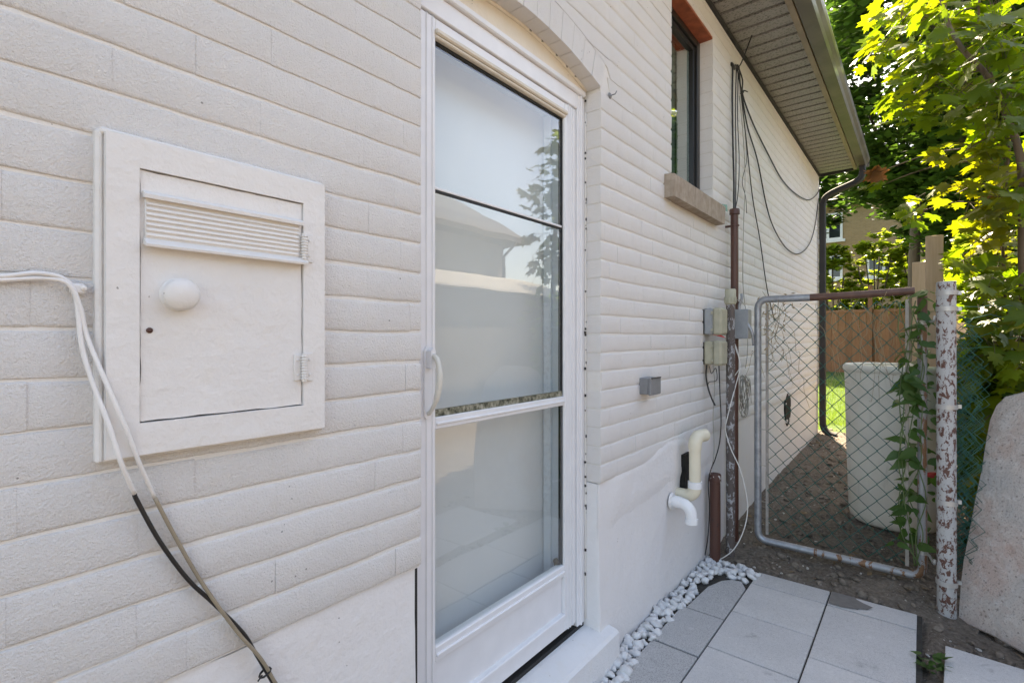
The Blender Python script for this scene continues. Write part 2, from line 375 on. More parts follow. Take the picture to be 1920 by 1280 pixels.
def glass_mat(name, tint=(0.93, 0.95, 0.95), wav=0.0, ior=1.52, boost=1.0):
    b = NB(name); fr = b.n('ShaderNodeFresnel'); fr.inputs[0].default_value = ior
    tr = b.n('ShaderNodeBsdfTransparent'); tr.inputs[0].default_value = tint+(1,)
    gl = b.n('ShaderNodeBsdfGlossy'); gl.inputs['Roughness'].default_value = 0.0; gl.inputs[0].default_value = (1, 1, 1, 1)
    if wav: b.l(b.bump(b.noise(2.2, 2), 1.0, wav), gl.inputs['Normal'])
    f = b.math('MULTIPLY', b.math('MINIMUM', b.math('MULTIPLY', fr.outputs[0], boost), 1.0), b.math('SUBTRACT', 1.0, b.geo.outputs['Backfacing']))
    mx = b.n('ShaderNodeMixShader'); b.l(f, mx.inputs[0]); b.l(tr.outputs[0], mx.inputs[1]); b.l(gl.outputs[0], mx.inputs[2])
    b.l(mx.outputs[0], b.out.inputs[0]); return b.m
M['glass'] = glass_mat('storm_glass', wav=0.0012, boost=2.0)
M['winglass'] = glass_mat('window_glass', (0.80, 0.86, 0.84), wav=0.002, boost=2.6)
def mould_mat():
    b = NB('mouldy_seal'); f = b.noise(60, 5, 0.7); c = b.ramp(f, [(0.36, (0.025, 0.03, 0.016)), (0.5, (0.20, 0.19, 0.13)), (0.65, (0.42, 0.40, 0.32))])
    b.pbr(c, 0.8); return b.m
M['mould'] = mould_mat()
def soffit_mat():
    b = NB('vented_charcoal_soffit'); v = b.n('ShaderNodeTexVoronoi'); v.inputs['Scale'].default_value = 105
    b.l(b.stretch(0.5, 1, 1), v.inputs['Vector'])
    hole = b.math('LESS_THAN', v.outputs['Distance'], 0.33)
    c = b.mix(hole, (0.27, 0.262, 0.25), (0.12, 0.115, 0.11))
    b.pbr(c, 0.42, 0, b.bump(hole, 0.5, -0.0015)); return b.m
M['soffit'] = soffit_mat()
def roof_mat(name, a, c2):
    b = NB(name); f = b.noise(8, 5); g = b.noise(120, 3); c = b.ramp(f, [(0.3, a), (0.7, c2)])
    c = b.mix(b.math('MULTIPLY', g, 0.4), c, tuple(x*0.6 for x in a)); b.pbr(c, 0.9, 0, b.bump(g, 0.6, 0.004)); return b.m
M['roof'] = roof_mat('dark_shingle', (0.06, 0.055, 0.05), (0.10, 0.09, 0.085))
M['roof_light'] = roof_mat('pale_shingle', (0.62, 0.59, 0.54), (0.76, 0.73, 0.67))
def brick_tex(name, a, b2, mort, scale):
    b = NB(name); bt = b.n('ShaderNodeTexBrick'); sx = b.n('ShaderNodeSeparateXYZ'); b.l(b.pos, sx.inputs[0])
    cb = b.n('ShaderNodeCombineXYZ'); b.l(b.math('ADD', sx.outputs[0], sx.outputs[1]), cb.inputs[0]); b.l(sx.outputs[2], cb.inputs[1])
    b.l(cb.outputs[0], bt.inputs['Vector']); bt.inputs['Color1'].default_value = a+(1,); bt.inputs['Color2'].default_value = b2+(1,)
    bt.inputs['Mortar'].default_value = mort+(1,); bt.inputs['Scale'].default_value = scale; bt.inputs['Mortar Size'].default_value = 0.015
    c = b.mix(b.math('MULTIPLY', b.noise(6, 4), 0.3), bt.outputs[0], tuple(x*0.6 for x in a)); b.pbr(c, 0.85); return b.m
M['yellowbrick'] = brick_tex('buff_yellow_brick', (0.40, 0.27, 0.135), (0.33, 0.22, 0.11), (0.36, 0.30, 0.22), 4.4)
M['tanbrick'] = brick_tex('tan_brick', (0.33, 0.25, 0.18), (0.28, 0.21, 0.15), (0.36, 0.32, 0.27), 4.4)
M['brownboard'] = simple('brown_siding', (0.13, 0.11, 0.09), 0.8, var=0.2)
M['whitetrim'] = simple('white_trim', (0.75, 0.75, 0.74), 0.5, var=0.04)
M['farglass'] = simple('dark_window_pane', (0.02, 0.025, 0.03), 0.06)
# ================================================================== GROUND
def gz(x, y):
    z = -0.005
    z += 0.075*max(0, min(1, (y-3.1)/1.3))+0.06*max(0, min(1, (y-4.4)/3))
    if y < 3.07 and x < 1.0: z = -0.040
    else: z += -0.06*max(0, min(1, (x-0.95)/0.25))*max(0, min(1, (4.0-y)/0.8))
    if y > 3.07 or x > 1.0:
        if -0.2 < x < 4 and y < 9: z += 0.016*noise.noise((x*5, y*5, 0))+0.010*noise.noise((x*17, y*17, 3))
    if x < -0.05: z -= 0.1
    return z+0.02*max(0, (y-9))*0.35
def axis(lo, a, b, hi, st):
    v = [lo+(a-lo)*k/6 for k in range(6)]
    n = int((b-a)/st); v += [a+(b-a)*k/n for k in range(n+1)]
    v += [b+(hi-b)*(k/10)**2 for k in range(1, 11)]; return v
gx = axis(-120, -0.12, 2.4, 160, 0.03); gy = axis(-40, 0.6, 8.4, 200, 0.03)
m = MB(); nx = len(gx); ny = len(gy)
m.v = [(x, y, gz(x, y) if y < 40 else gz(0, 40)) for y in gy for x in gx]
m.f = [(j*nx+i, j*nx+i+1, (j+1)*nx+i+1, (j+1)*nx+i) for j in range(ny-1) for i in range(nx-1)]; m.mi = [0]*len(m.f)
m.build('ground', M['ground'], None, True, 'structure')
def blob_mesh(name, mat, seed, sub=1, rough=0.25, flat=0.7, smooth=True):
    import bmesh
    bm = bmesh.new(); bmesh.ops.create_icosphere(bm, subdivisions=sub, radius=1)
    for v in bm.verts:
        v.co *= 1+rough*noise.noise(v.co*1.3+Vector((seed*7.1, seed, 3)))*1.6
        v.co.z *= flat
    me = bpy.data.meshes.new(name); bm.to_mesh(me); bm.free(); me.materials.append(mat)
    if smooth: me.polygons.foreach_set('use_smooth', [True]*len(me.polygons))
    return me
def scatter_blobs(name, mat, n, fn, smin, smax, flat=0.6, seed=1):
    rnd = random.Random(seed); base = blob_mesh('tmp', mat, seed, 1, 0.35, flat)
    bv = [v.co.copy() for v in base.vertices]; bf = [tuple(p.vertices) for p in base.polygons]
    mb = MB()
    for i in range(n):
        x, y = fn(rnd); s = smin+(smax-smin)*rnd.random()**2.5
        mt = Euler((rnd.uniform(-.5, .5), rnd.uniform(-.5, .5), rnd.uniform(0, 6.3))).to_matrix()
        sc = Vector((rnd.uniform(.7, 1.4), rnd.uniform(.6, 1.1), rnd.uniform(.6, 1.1)))*s
        p = Vector((x, y, gz(x, y)+s*0.2))
        mb.add([p+mt@Vector((v.x*sc.x, v.y*sc.y, v.z*sc.z)) for v in bv], bf)
    return mb.build(name, mat, None, 'auto', 'stuff')
def soil_spot(r):
    while True:
        x = r.uniform(0.02, 1.9); y = 2.0+5.6*r.random()**1.5
        if (y > 3.08 or x > 1.0) and not (x > 1.02 and y < 2.82): return x, y
tag(scatter_blobs('soil_clods', M['clod'], 2600, soil_spot, 0.004, 0.030, 0.7, 3), 'dark brown soil clods strewn over the bare earth', 'soil')
tag(scatter_blobs('stone_chips', M['chip'], 800, soil_spot, 0.002, 0.012, 0.5, 5), 'pale stone chips sprinkled on the bare earth', 'chips')
mb = MB(); rl = random.Random(11)
for i in range(260):
    x, y = soil_spot(rl); z = gz(x, y)+0.008; a = rl.uniform(0, 6.3); L = rl.uniform(.012, .04); wd = L*rl.uniform(.12, .5)
    d = Vector((math.cos(a), math.sin(a), rl.uniform(-.2, .3))); s_ = Vector((-math.sin(a), math.cos(a), rl.uniform(-.3, .3)))
    p = Vector((x, y, z)); mb.add([p-d*L, p+s_*wd+Vector((0, 0, .003)), p+d*L, p-s_*wd], [(0, 1, 2, 3)])
tag(mb.build('leaf_litter', M['litter'], None, False, 'stuff'), 'dry leaf and twig litter scattered on the bare earth', 'litter')
# ------------------------------------------------------------------ paving
pv = MB(); pv.box(0.0, 0.985, 0.9, 3.06, -0.030, -0.012)
paving = pv.build('paving', M['bedding'], None, False, 'structure')
def paver(x0, x1, y0, y1, rot=0.0, dz=0.0, poly=None, mat='paver'):
    g = 0.0035
    mb = MB()
    if poly is None: mb.box(x0+g, x1-g, y0+g, y1-g, -0.042, ur(-0.0015, 0.0015)+dz, 0.0022)
    else:
        mb.prism(poly, -0.042, ur(-.001, .001)+dz, 'z')
    if rot:
        c = Vector(((x0+x1)/2, (y0+y1)/2, 0)); mt = Matrix.Rotation(rot, 4, 'Z')
        mb.v = [tuple(c+mt@(Vector(v)-c)) for v in mb.v]
    return mb.build('paver', M[mat], paving)
X0, X1, X2 = 0.2765, 0.621, 0.969
for y0, y1 in ((2.886, 3.048), (2.535, 2.886), (2.18, 2.535), (1.828, 2.18), (1.476, 1.828), (1.124, 1.476)):
    paver(X0, X1, y0, y1, ur(-.002, .002))
paver(X1, X2, 2.886, 3.048)
for y0, y1 in ((2.366, 2.883), (1.849, 2.366), (1.332, 1.849)): paver(X1, X2, y0, y1, ur(-.002, .002))
for y0, y1 in ((2.085, 2.43), (1.735, 2.08), (1.38, 1.73), (1.03, 1.38)): paver(0.075, X0, y0, y1, ur(-.003, .003), -0.002, None, 'paver_dark')
paver(0, 0, 0, 0, 0, -0.002, [(0.10, 2.434), (X0-.0035, 2.434), (X0-.0035, 2.80), (0.235, 2.87), (0.19, 2.86), (0.15, 2.81), (0.115, 2.70)], 'paver_dark')
paver(1.045, 1.60, 2.25, 2.80, R(-2.5), 0.004)
paver(1.045, 1.60, 1.70, 2.245, R(-2.5), 0.004)
dw = MB(); dw.box(1.50, 4.35, 4.7, 9.4, -.25, .03)
dw.build('added_bounce_slab', simple('pale_bounce_concrete', (0.58, 0.55, 0.51), .85, var=.15, vscale=3, bstr=.3), None, False, 'structure')  # pale slab added out of view to bounce sunlight onto the far wall
wet = simple('damp_stain', (0.15, 0.145, 0.14), .6, var=.15, vscale=30)
rw = random.Random(6); mb = MB(); cx_, cy_ = .672, 2.965
ringp = [(cx_+.11*math.cos(a)*(1+.9*noise.noise((math.cos(a)*2.2, math.sin(a)*2.2, 0))), cy_+.075*math.sin(a)*(1+.9*noise.noise((math.cos(a)*3, math.sin(a)*3, 7)))) for a in [q*.2618 for q in range(24)]]
ringp = [(min(max(x_, X1+.006), 1), min(max(y_, 2.893), 3.040)) for x_, y_ in ringp]
mb.add([(x_, y_, .0036) for x_, y_ in ringp], [tuple(range(24))]); mb.build('damp_patch', wet, paving)
# ------------------------------------------------------------------ white stones along the wall
gb = MB(); gb.box(0.0, 0.10, 1.0, 3.06, -0.034, -0.016)
bed = gb.build('gravel_strip', M['bedding'], None, False, 'structure')
stones = [blob_mesh('stone', M['stone'], k, 2, 0.55, 0.8) for k in range(9)]
rs = random.Random(5)
def stone_at(x, y, z, s):
    link('stone', rs.choice(stones), bed, (x, y, z), (rs.uniform(-.5, .5), rs.uniform(-.5, .5), rs.uniform(0, 6.3)), None, (s*rs.uniform(.8, 1.25), s*rs.uniform(.75, 1.05), s*rs.uniform(.7, 1)))
y = 1.45
while y < 3.06:
    wd = 0.085+0.02*noise.noise((y*3, 0, 0))
    if y > 2.72: wd += (y-2.72)*0.16
    if y > 2.90: wd = 0.275
    x = 0.016
    while x < wd:
        lo = 0.0
        if y <= 2.9 or x > -1:
            stone_at(x+rs.uniform(-.008, .008), y+rs.uniform(-.010, .010), rs.uniform(-0.008, 0.012), rs.uniform(0.015, 0.026))
        x += rs.uniform(0.028, 0.042)
    y += 0.033
# ================================================================== HOUSE
YE = 7.2; YS = -1.6; ZF = 0.72; CH = 0.074
DY0, DY1, DZS, DZC = 0.852, 1.774, 2.285, 2.355          # door opening, arch spring and crown
WY0, WY1, WZ0, WZ1 = 2.50, 3.15, 2.09, 3.115              # window opening
dc = (DY0+DY1)/2; hs = (DY1-DY0)/2; rise = DZC-DZS; AR = (hs*hs+rise*rise)/(2*rise); ACZ = DZC-AR
def arc(y, r=AR):
    d = r*r-(y-dc)**2
    return ACZ+math.sqrt(d) if d > 0 else -9
VH = 0.11                                                  # voussoir height
house = thing('house', 'white painted brick house with side door, small window and dark eaves', 'house', (-3.5, 3.0, 0))
b = MB()
for (y0, y1, z0, z1) in ((YS, DY0-.003, ZF, 3.42), (DY0-.003, DY1+.003, 2.372, 3.42), (DY1+.003, WY0-.003, ZF, 3.42), (WY0-.003, WY1+.003, ZF, WZ0-.003), (WY0-.003, WY1+.003, WZ1+.003, 3.42), (WY1+.003, YE, ZF, 3.42)):
    b.box(-0.25, -0.0042, y0, y1, z0, z1)
b.box(-7.0, -0.25, YE-0.25, YE, -0.3, 3.42); b.box(-7.0, -0.25, YS, YS+0.25, -0.3, 3.42); b.box(-7.0, -6.75, YS+.25, YE-.25, -0.3, 3.42)
wall = b.build('wall', M['mortar'], house)
# foundation
f = MB()
def fgrid(y0, y1, z0, z1, ny_, nz_, ret=None):
    vs = []
    for j in range(nz_+1):
        for i in range(ny_+1):
            yy = y0+(y1-y0)*i/ny_; zz = z0+(z1-z0)*j/nz_
            e = 1 if 0 < j < nz_ and 0 < i < ny_ else 0
            dy = (yy-2.44); bul = 0.012*math.exp(-(dy/.22)**2)*max(0, min(1, (zz-.45)/.25))
            zt = zz
            if j == nz_: zt += 0.008*noise.noise((yy*6, 0, 5))
            vs.append((-0.009+0.005*noise.noise((yy*3, zz*3, 0))+0.002*noise.noise((yy*12, zz*12, 4))+bul, yy, zt))
    n1 = ny_+1; fs = [(j*n1+i, j*n1+i+1, (j+1)*n1+i+1, (j+1)*n1+i) for j in range(nz_) for i in range(ny_)]
    f.add(vs, fs)
    if ret is not None:                                     # rounded return into the door opening
        col = [vs[j*n1+ret] for j in range(nz_+1)]; sg = -1 if ret == 0 else 1; rv_ = []
        for (x, yy, zz) in col: rv_ += [(x, yy, zz), (x-.004, yy+sg*.0045, zz), (x-.014, yy+sg*.006, zz), (-.2, yy+sg*.006, zz)]
        f.add(rv_, [(j*4+k, j*4+k+1, j*4+5+k, j*4+4+k) for j in range(nz_) for k in range(3)])
fgrid(YS, DY0-.012, -0.2, ZF-.001, 60, 16); fgrid(DY1+.006, YE, -0.2, ZF-.001, 140, 20, 0)
f.box(-0.25, -0.022, YS, DY0-.012, -0.2, ZF-.004); f.box(-0.25, -0.022, DY1+.008, YE, -0.2, ZF-.004); f.box(-0.25, -0.08, DY0, DY1, -0.2, 0.10)
# jamb returns below the brickwork
f.box(-0.20, -0.030, DY0-.05, DY0-.0125, 0.02, ZF-.002); f.box(-0.20, -0.0305, DY1+.004, DY1+.05, 0.02, ZF-.002)
fnd = f.build('foundation', M['parge'], house, 'auto')
# smeared parging that rises over the bricks beside the pipes
pts = [at_x(px, py, 0.004) for px, py in ((1128, 902), (1165, 884), (1200, 868), (1222, 852), (1240, 834), (1258, 821), (1280, 816), (1296, 818), (1308, 826), (1325, 822), (1345, 808))]
top = [(p.y, p.z) for p in pts]
pm = MB(); vs = []; K = 12; NR = 64
def topz(yv):
    for (a, b_) in zip(top, top[1:]):
        if a[0] <= yv <= b_[0]: t = (yv-a[0])/(b_[0]-a[0]); t = t*t*(3-2*t); return a[1]+(b_[1]-a[1])*t
    return top[-1][1]
for i in range(NR+1):
    yy = top[0][0]+(top[-1][0]-top[0][0])*i/NR; zt = topz(yy)+0.004*noise.noise((yy*14, 0, 0)); zb = 0.50; edge = min(1, i/6, (NR-i)/6)
    for k in range(K+1):
        t = k/K; zz = zb+(zt-zb)*t
        ta = min(1, t*2.2); ta = ta*ta*(3-2*ta); th = ((0.0125+0.006*math.exp(-((yy-2.46)/.2)**2)+0.003*noise.noise((yy*9, zz*9, 1)))*edge*ta-.012 if k < K else -.008)
        vs.append((th-0.001, yy, zz))
pm.add(vs, [(i*(K+1)+k, (i+1)*(K+1)+k, (i+1)*(K+1)+k+1, i*(K+1)+k+1) for i in range(NR) for k in range(K)])
pm.build('parging_patch', M['parge'], house, True)
# --- bricks
def brick_geo(y0, y1, z0, z1, rnd, soft):
    p = rnd.uniform(-.0005, .0005)*(1-soft); tl = rnd.uniform(-.0003, .0003); tz = rnd.uniform(-.0007, .0007)
    vs = []; yc = (y0+y1)/2; zc = (z0+z1)/2; NS = 6; k1 = 1-.75*soft; vj = (rnd.choice((.0004, .0018)), rnd.choice((.0004, .0018)))
    # rows of points along the brick so the painted arrises wander
    prof = [(-1, -.088, 0), (-1, -.0040, 0), (-1, -.0016*k1-.0002, .0016), (-1, 0, .0058), (1, 0, .0055), (1, -.0015*k1-.0002, .0016), (1, -.0040, 0), (1, -.088, 0)]
    for i in range(NS+1):
        yy = y0+(y1-y0)*(0, .035, .3, .5, .7, .965, 1)[i]; e = (-1 if i == 0 else 1 if i == NS else 0)
        for sz, x, ins in prof:
            base = z0 if sz < 0 else z1
            w1 = .0022*noise.noise((yy*24, base*40, 1))+.0024*noise.noise((yy*7, base*40, 6))
            zz = base-sz*ins+(w1 if x > -.05 else 0)
            xx = x if x < -.01 else x+p+tl*(i/NS-.5)*2+tz*sz*.6-((vj[0] if e < 0 else vj[1]) if e and x > -.003 else 0)*(1-soft*.8)
            vs.append((xx, yy, zz))
    n = len(prof); fs = [(i*n+k, (i+1)*n+k, (i+1)*n+k+1, i*n+k+1) for i in range(NS) for k in range(n-1)]
    fs += [tuple(range(n)), tuple(NS*n+k for k in range(n))]
    return vs, fs
def sub(rects, o):
    out = []
    for (a, b_, c, d) in rects:
        if o[1] <= a or o[0] >= b_ or o[3] <= c or o[2] >= d: out.append((a, b_, c, d)); continue
        if a < o[0]: out.append((a, o[0], c, d))
        if b_ > o[1]: out.append((o[1], b_, c, d))
        m0, m1 = max(a, o[0]), min(b_, o[1])
        if c < o[2]: out.append((m0, m1, c, o[2]))
        if d > o[3]: out.append((m0, m1, o[3], d))
    return [r for r in out if r[1]-r[0] > .012 and r[3]-r[2] > .008]
rb = random.Random(21); cand = []
nrow = int((3.40-ZF)/CH)+1; BL = 0.228
for r in range(nrow):
    z0 = ZF+r*CH; z1 = min(z0+CH, 3.40); yy = YS+(0 if r % 2 else BL/2)+rb.uniform(-.03, .03)
    while yy < YE:
        L = BL+rb.uniform(-.006, .006); a, e = max(yy, YS), min(yy+L, YE); yy += L
        zj = 0.0025*noise.noise((yy*2, r*3.1, 0))
        rects = [(a, e, z0, z1)]
        for o in ((DY0, DY1, 0, DZS), (WY0, WY1, WZ0-.11, WZ1+.001), (0.25, 0.53, 1.16, 1.57)):
            rects = sub(rects, o)
        for (a1, e1, c1, d1) in rects:
            gap_z = 0.0034; gap_y = 0.0001
            soft = max(max(0, min(1, (c1-1.45)/0.6))*max(0, min(1, (1.9-a1)/1.0))*.85, max(0, min(.8, (c1-2.5)/.6)), .55*max(0, min(1, (.25-a1)/.3))); soft = max(0, min(1, soft+.35*noise.noise((a1*1.7, c1*2.5, 0)))); gap_z *= (1-0.8*soft)
            if e1 > DY0-.06 and a1 < DY1+.06 and d1 > DZS:
                # cut by the outer line of the arch
                S = 8; lowz = []
                for k in range(S+1):
                    ys = a1+(e1-a1)*k/S; ao = arc(ys, AR+VH) if DY0-.055 < ys < DY1+.055 else -9
                    lowz.append((ys, max(c1, ao)))
                if all(z >= d1-.004 for _, z in lowz): continue
                if any(z > c1+.001 for _, z in lowz):
                    seg = [(ys, min(z, d1-.004)) for ys, z in lowz]
                    cand.append(('poly', seg, d1-gap_z)); continue
            cand.append(('rect', a1+gap_y, e1-gap_y, c1+gap_z+zj, d1-gap_z+zj, soft))
def parea(y0, y1, z0, z1):
    q = [proj(Vector((0, yy, zz))) for yy, zz in ((y0, z0), (y1, z0), (y1, z1), (y0, z1))]
    if any(p is None for p in q): return 0
    if max(p[0] for p in q) < 0 or min(p[0] for p in q) > 1920 or max(p[1] for p in q) < 0 or min(p[1] for p in q) > 1280: return 0
    return abs(sum(q[i][0]*q[(i+1) % 4][1]-q[(i+1) % 4][0]*q[i][1] for i in range(4)))/2
rc = sorted([c for c in cand if c[0] == 'rect'], key=lambda c: -parea(*c[1:5])); rest = MB()
for i, c in enumerate(rc):
    vs, fs = brick_geo(c[1], c[2], c[3], c[4], rb, c[5])
    if i < 290: MB().add(vs, fs).build('brick', M['brick'], wall, 'auto')
    else: rest.add(vs, fs)
for c in cand:
    if c[0] == 'poly':
        seg, zt = c[1], c[2]
        rest.prism([(p[0], p[1]+.002) for p in seg]+[(seg[-1][0], zt), (seg[0][0], zt)], -0.088, -0.0005, 'x')
rest.build('bricks_beyond', M['brick'], wall, 'auto', 'stuff')
# arch voussoirs
a0 = math.asin(hs/AR); NV = 13
for k in range(NV):
    t0 = -a0+2*a0*k/NV+.0008; t1 = -a0+2*a0*(k+1)/NV-.0008
    q = [(dc+(AR+dr)*math.sin(t), ACZ+(AR+dr)*math.cos(t)) for dr, t in ((0, t0), (0, t1), (VH, t1), (VH, t0))]
    mb = MB(); mb.prism(q, -0.088, ur(-.0022, 0.0006), 'x'); mb.build('arch_brick', M['brick'], wall)
# --- storm door set in its frame
XD = -0.072
door = MB()
def mould(mb, y0, y1, z0, z1, x0, x1): mb.box(x0, x1, y0, y1, z0, z1, 0.0025)
GY0, GY1 = 0.972, 1.634; FZ0, FZ1 = 0.157, 2.258
# fixed frame
fr = MB()
mould(fr, DY0+.004, 0.902, FZ0, FZ1, -0.13, XD+.004); mould(fr, 1.716, DY1-.004, FZ0, FZ1, -0.13, XD)
mould(fr, 0.902, 1.716, 2.20, FZ1, -0.13, XD); fr.box(-0.13, XD+.006, 1.735, 1.744, FZ0, FZ1, .002); fr.box(-0.13, XD+.012, DY0+.03, DY1-.012, FZ1, FZ1+.022, .004)
frame = fr.build('door_frame', M['alu'], house)
# sash stiles and rails
sd = MB(); XS = XD-.006
mould(sd, 0.905, GY0, 0.175, 2.197, -0.110, XS); mould(sd, GY1, 1.713, 0.175, 2.197, -0.110, XS)
for yr in (GY1+.020, GY1+.034, GY1+.052): sd.box(-0.1, XS+.004, yr, yr+.006, 0.176, 2.196, .0015)
for yr in (0.935, 0.957): sd.box(-0.1, XS+.003, yr, yr+.005, 0.176, 2.196, .0015)
mould(sd, GY0, GY1, 1.040, 1.074, -0.110, XS-.001); sd.box(-.1, XS+.004, GY0+.002, GY1-.002, 1.052, 1.060, .002)
mould(sd, GY0, GY1, 2.165, 2.197, -0.110, XS-.001)
mould(sd, GY0, GY1, 0.385, 0.428, -0.110, XS-.001); sd.box(-.1, XS+.005, GY0+.002, GY1-.002, 0.400, 0.409, .002)
mould(sd, GY0, GY1, 0.175, 0.235, -0.110, XS-.001); sd.box(-.1, XS+.005, GY0, GY1, 0.225, 0.243, .003)
mould(sd, GY0, GY1, 0.235, 0.385, -0.100, XS-.014)
storm = sd.build('storm_door', M['alu'], house)
tp = MB(); tp.box(-0.108, XS+.010, GY0-.004, GY1+.012, 2.150, 2.166, .004); tp.box(-0.108, XS+.004, GY0-.004, GY1+.006, 2.140, 2.150, .003)
tp.build('weatherstrip', M['alu_cream'], storm)
gk = MB(); gk.box(-0.105, XS-.010, GY1-.004, GY1-.0005, 0.43, 2.139); gk.box(-0.105, XS-.010, GY0, GY1, 2.133, 2.1395); gk.box(-.105, XS-.012, GY0+.0005, GY0+.003, .43, 2.13)
gk.build('gasket', M['gasket'], storm)
g1 = MB(); g1.box(-0.0945, -0.0925, GY0, GY1, 1.074, 2.139); g1.build('glass_pane', M['glass'], storm)
g2 = MB(); g2.box(-0.0905, -0.0885, GY0, GY1, 0.428, 1.040); g2.build('glass_pane', M['glass'], storm)
ba = MB(); ba.box(-0.099, -0.0885, GY0, GY1-.004, 1.712, 1.719, .001); ba.build('sash_bar', M['gasket'], storm)
bb = MB(); bb.box(-0.100, -0.0885, GY0, GY1-.004, 1.7195, 1.727, .001); bb.build('sash_bar', M['alu'], storm)
mo = MB(); mo.box(-0.1, -0.088, GY0, GY1-.004, 1.0742, 1.094); mo.build('mouldy_seal', M['mould'], storm)
# handle
hz = MB(); hz.prism([(0.925, 1.085), (0.932, 1.076), (0.945, 1.076), (0.952, 1.085), (0.952, 1.262), (0.945, 1.274), (0.932, 1.274), (0.925, 1.262)], XS, XS+.007, 'x')
hz.prism([(0.930, 1.215), (0.947, 1.215), (0.947, 1.262), (0.9385, 1.270), (0.930, 1.262)], XS+.007, XS+.028, 'x')
hb = hz.build('handle', M['alu'], storm)
pl = MB(); pl.tube(crom([(XS+.022, .9385, 1.250), (XS+.040, .940, 1.240), (XS+.050, .941, 1.205), (XS+.048, .940, 1.165), (XS+.036, .9385, 1.125), (XS+.014, .9385, 1.094), (XS+.006, .9385, 1.090)], 5), [.0075]*10+[.0085]*10+[.006]*11, 8)
pl.build('pull', M['plastic_handle'], hb, True)
# inner door, jambs and closer
idr = MB(); idr.box(-0.235, -0.200, DY0+.02, 1.668, 0.16, 2.20); inner = idr.build('inner_door', M['innerdoor'], house)
ij = MB(); ij.box(-0.2, -0.131, 1.668, 1.77, .12, 2.3); ij.box(-0.2, -0.131, DY0, DY0+.02, .12, 2.3); ij.box(-0.2, -0.131, DY0+.02, 1.668, 2.185, 2.3)
ij.box(-0.195, -0.16, 1.655, 1.667, .17, 2.184, .002); ij.build('inner_jamb', M['jambblue'], house)
th = MB(); th.box(-0.2, -0.113, DY0+.02, 1.668, .105, .20, .004); th.build('inner_sill', M['jambblue'], house)
iw = MB(); iw.box(-.25, -.236, DY0, DY1, .1, 2.37); iw.build('dark_backing', M['dark'], house)
ai = MB(); n_ = 20
poly = [(DY0+.002, 2.281), (DY1-.002, 2.281)]+[(DY1-.002-(DY1-DY0-.004)*k/n_, arc(DY1-.002-(DY1-DY0-.004)*k/n_)+.012) for k in range(n_+1)]
ai.prism(poly, -0.13, -0.066, 'x'); ai.build('arch_infill', M['arch_infill'], house)
ck = MB(); ck.tube([(-0.064, DY0+.01+(DY1-DY0-.02)*k/n_, arc(DY0+.01+(DY1-DY0-.02)*k/n_)-.003+.0015*noise.noise((k*1.7, 0, 0))) for k in range(n_+1)], .0065, 6); ck.build('caulk_bead', M['arch_infill'], house, True)
cs = MB(); cs.tube([(XD+.003, DY1-.003+.0012*noise.noise((k*.9, 3, 0)), .17+.07*k) for k in range(30)], .0045, 6); cs.build('caulk_bead', M['mortar'], house, True)
# chipped caulk spots round the frame
rk = random.Random(2)
ch = MB()
for k in range(34):
    p = Vector((XD+.006, DY1-.006+rk.uniform(-.002, .003), .3+1.95*rk.random())); s = rk.uniform(.002, .005)
    ch.box(p.x-s, p.x+s*.6, p.y-s*.6, p.y+s*.3, p.z-s*rk.uniform(.6, 1.6), p.z+s)
for yv in (1.39, 1.46, 1.55, 1.62, 1.68):
    z = arc(yv)-.002; ch.box(-.066, -.058, yv-.006, yv+.005, z-.004, z+.003)
ch.build('chipped_gaps', M['dark'], house, False, 'stuff')
dg = MB(); dg.box(-0.125, XD-.004, DY0+.012, DY1-.006, .141, .1565); dg.build('sill_gap', M['gasket'], house)
vg = MB(); vg.box(-0.12, -.045, DY0-.012, DY0+.0035, .02, ZF-.003); vg.box(-.045, -.011, DY0-.0115, DY0-.004, .02, ZF-.004); vg.build('side_gap_shadow', M['gasket'], house)  # solid black strips painting the shadow between foundation edge and door frame
# threshold step
st = MB(); st.prism([(-0.15, -0.1), (0.045, -0.1), (0.040, 0.118), (0.028, 0.128), (-0.06, 0.141), (-0.15, 0.141)], 0.70, 1.85, 'y'); 
st.build('door_step', M['step'], house)
# --- milk door
MY0, MY1, MZ0, MZ1 = 0.203, 0.574, 1.110, 1.616; IY0, IY1, IZ0, IZ1 = 0.2525, 0.523, 1.165, 1.566
mf = MB()
def miter(mb, o, i, x):
    (a, b_, c, d), (e, f_, g, h) = o, i
    P = [(a, c), (b_, c), (b_, d), (a, d)]; Q = [(e, g), (f_, g), (f_, h), (e, h)]
    for k in range(4):
        l = (k+1) % 4; q = [P[k], P[l], Q[l], Q[k]]
        mb.prism(q, -0.02, x+ur(-.0008, .0008), 'x')
        cx = 0.008
    return mb
miter(mf, (MY0+.006, MY1-.004, MZ0+.004, MZ1-.004), (IY0-.001, IY1+.001, IZ0-.001, IZ1+.001), 0.026)
mf.box(-.02, .014, MY0-.004, MY0+.007, MZ0-.003, MZ1+.002, .004); mf.box(-.02, .017, MY0+.0, MY1, MZ1-.006, MZ1+.004, .003)
mf.box(-.02, .012, MY0, MY1+.002, MZ0-.003, MZ0+.006, .003); mf.box(-.02, .012, MY1-.006, MY1+.003, MZ0, MZ1, .003)
milk = mf.build('milk_hatch', M['wood_white'], house)
md = MB(); g = .0022
pp = []
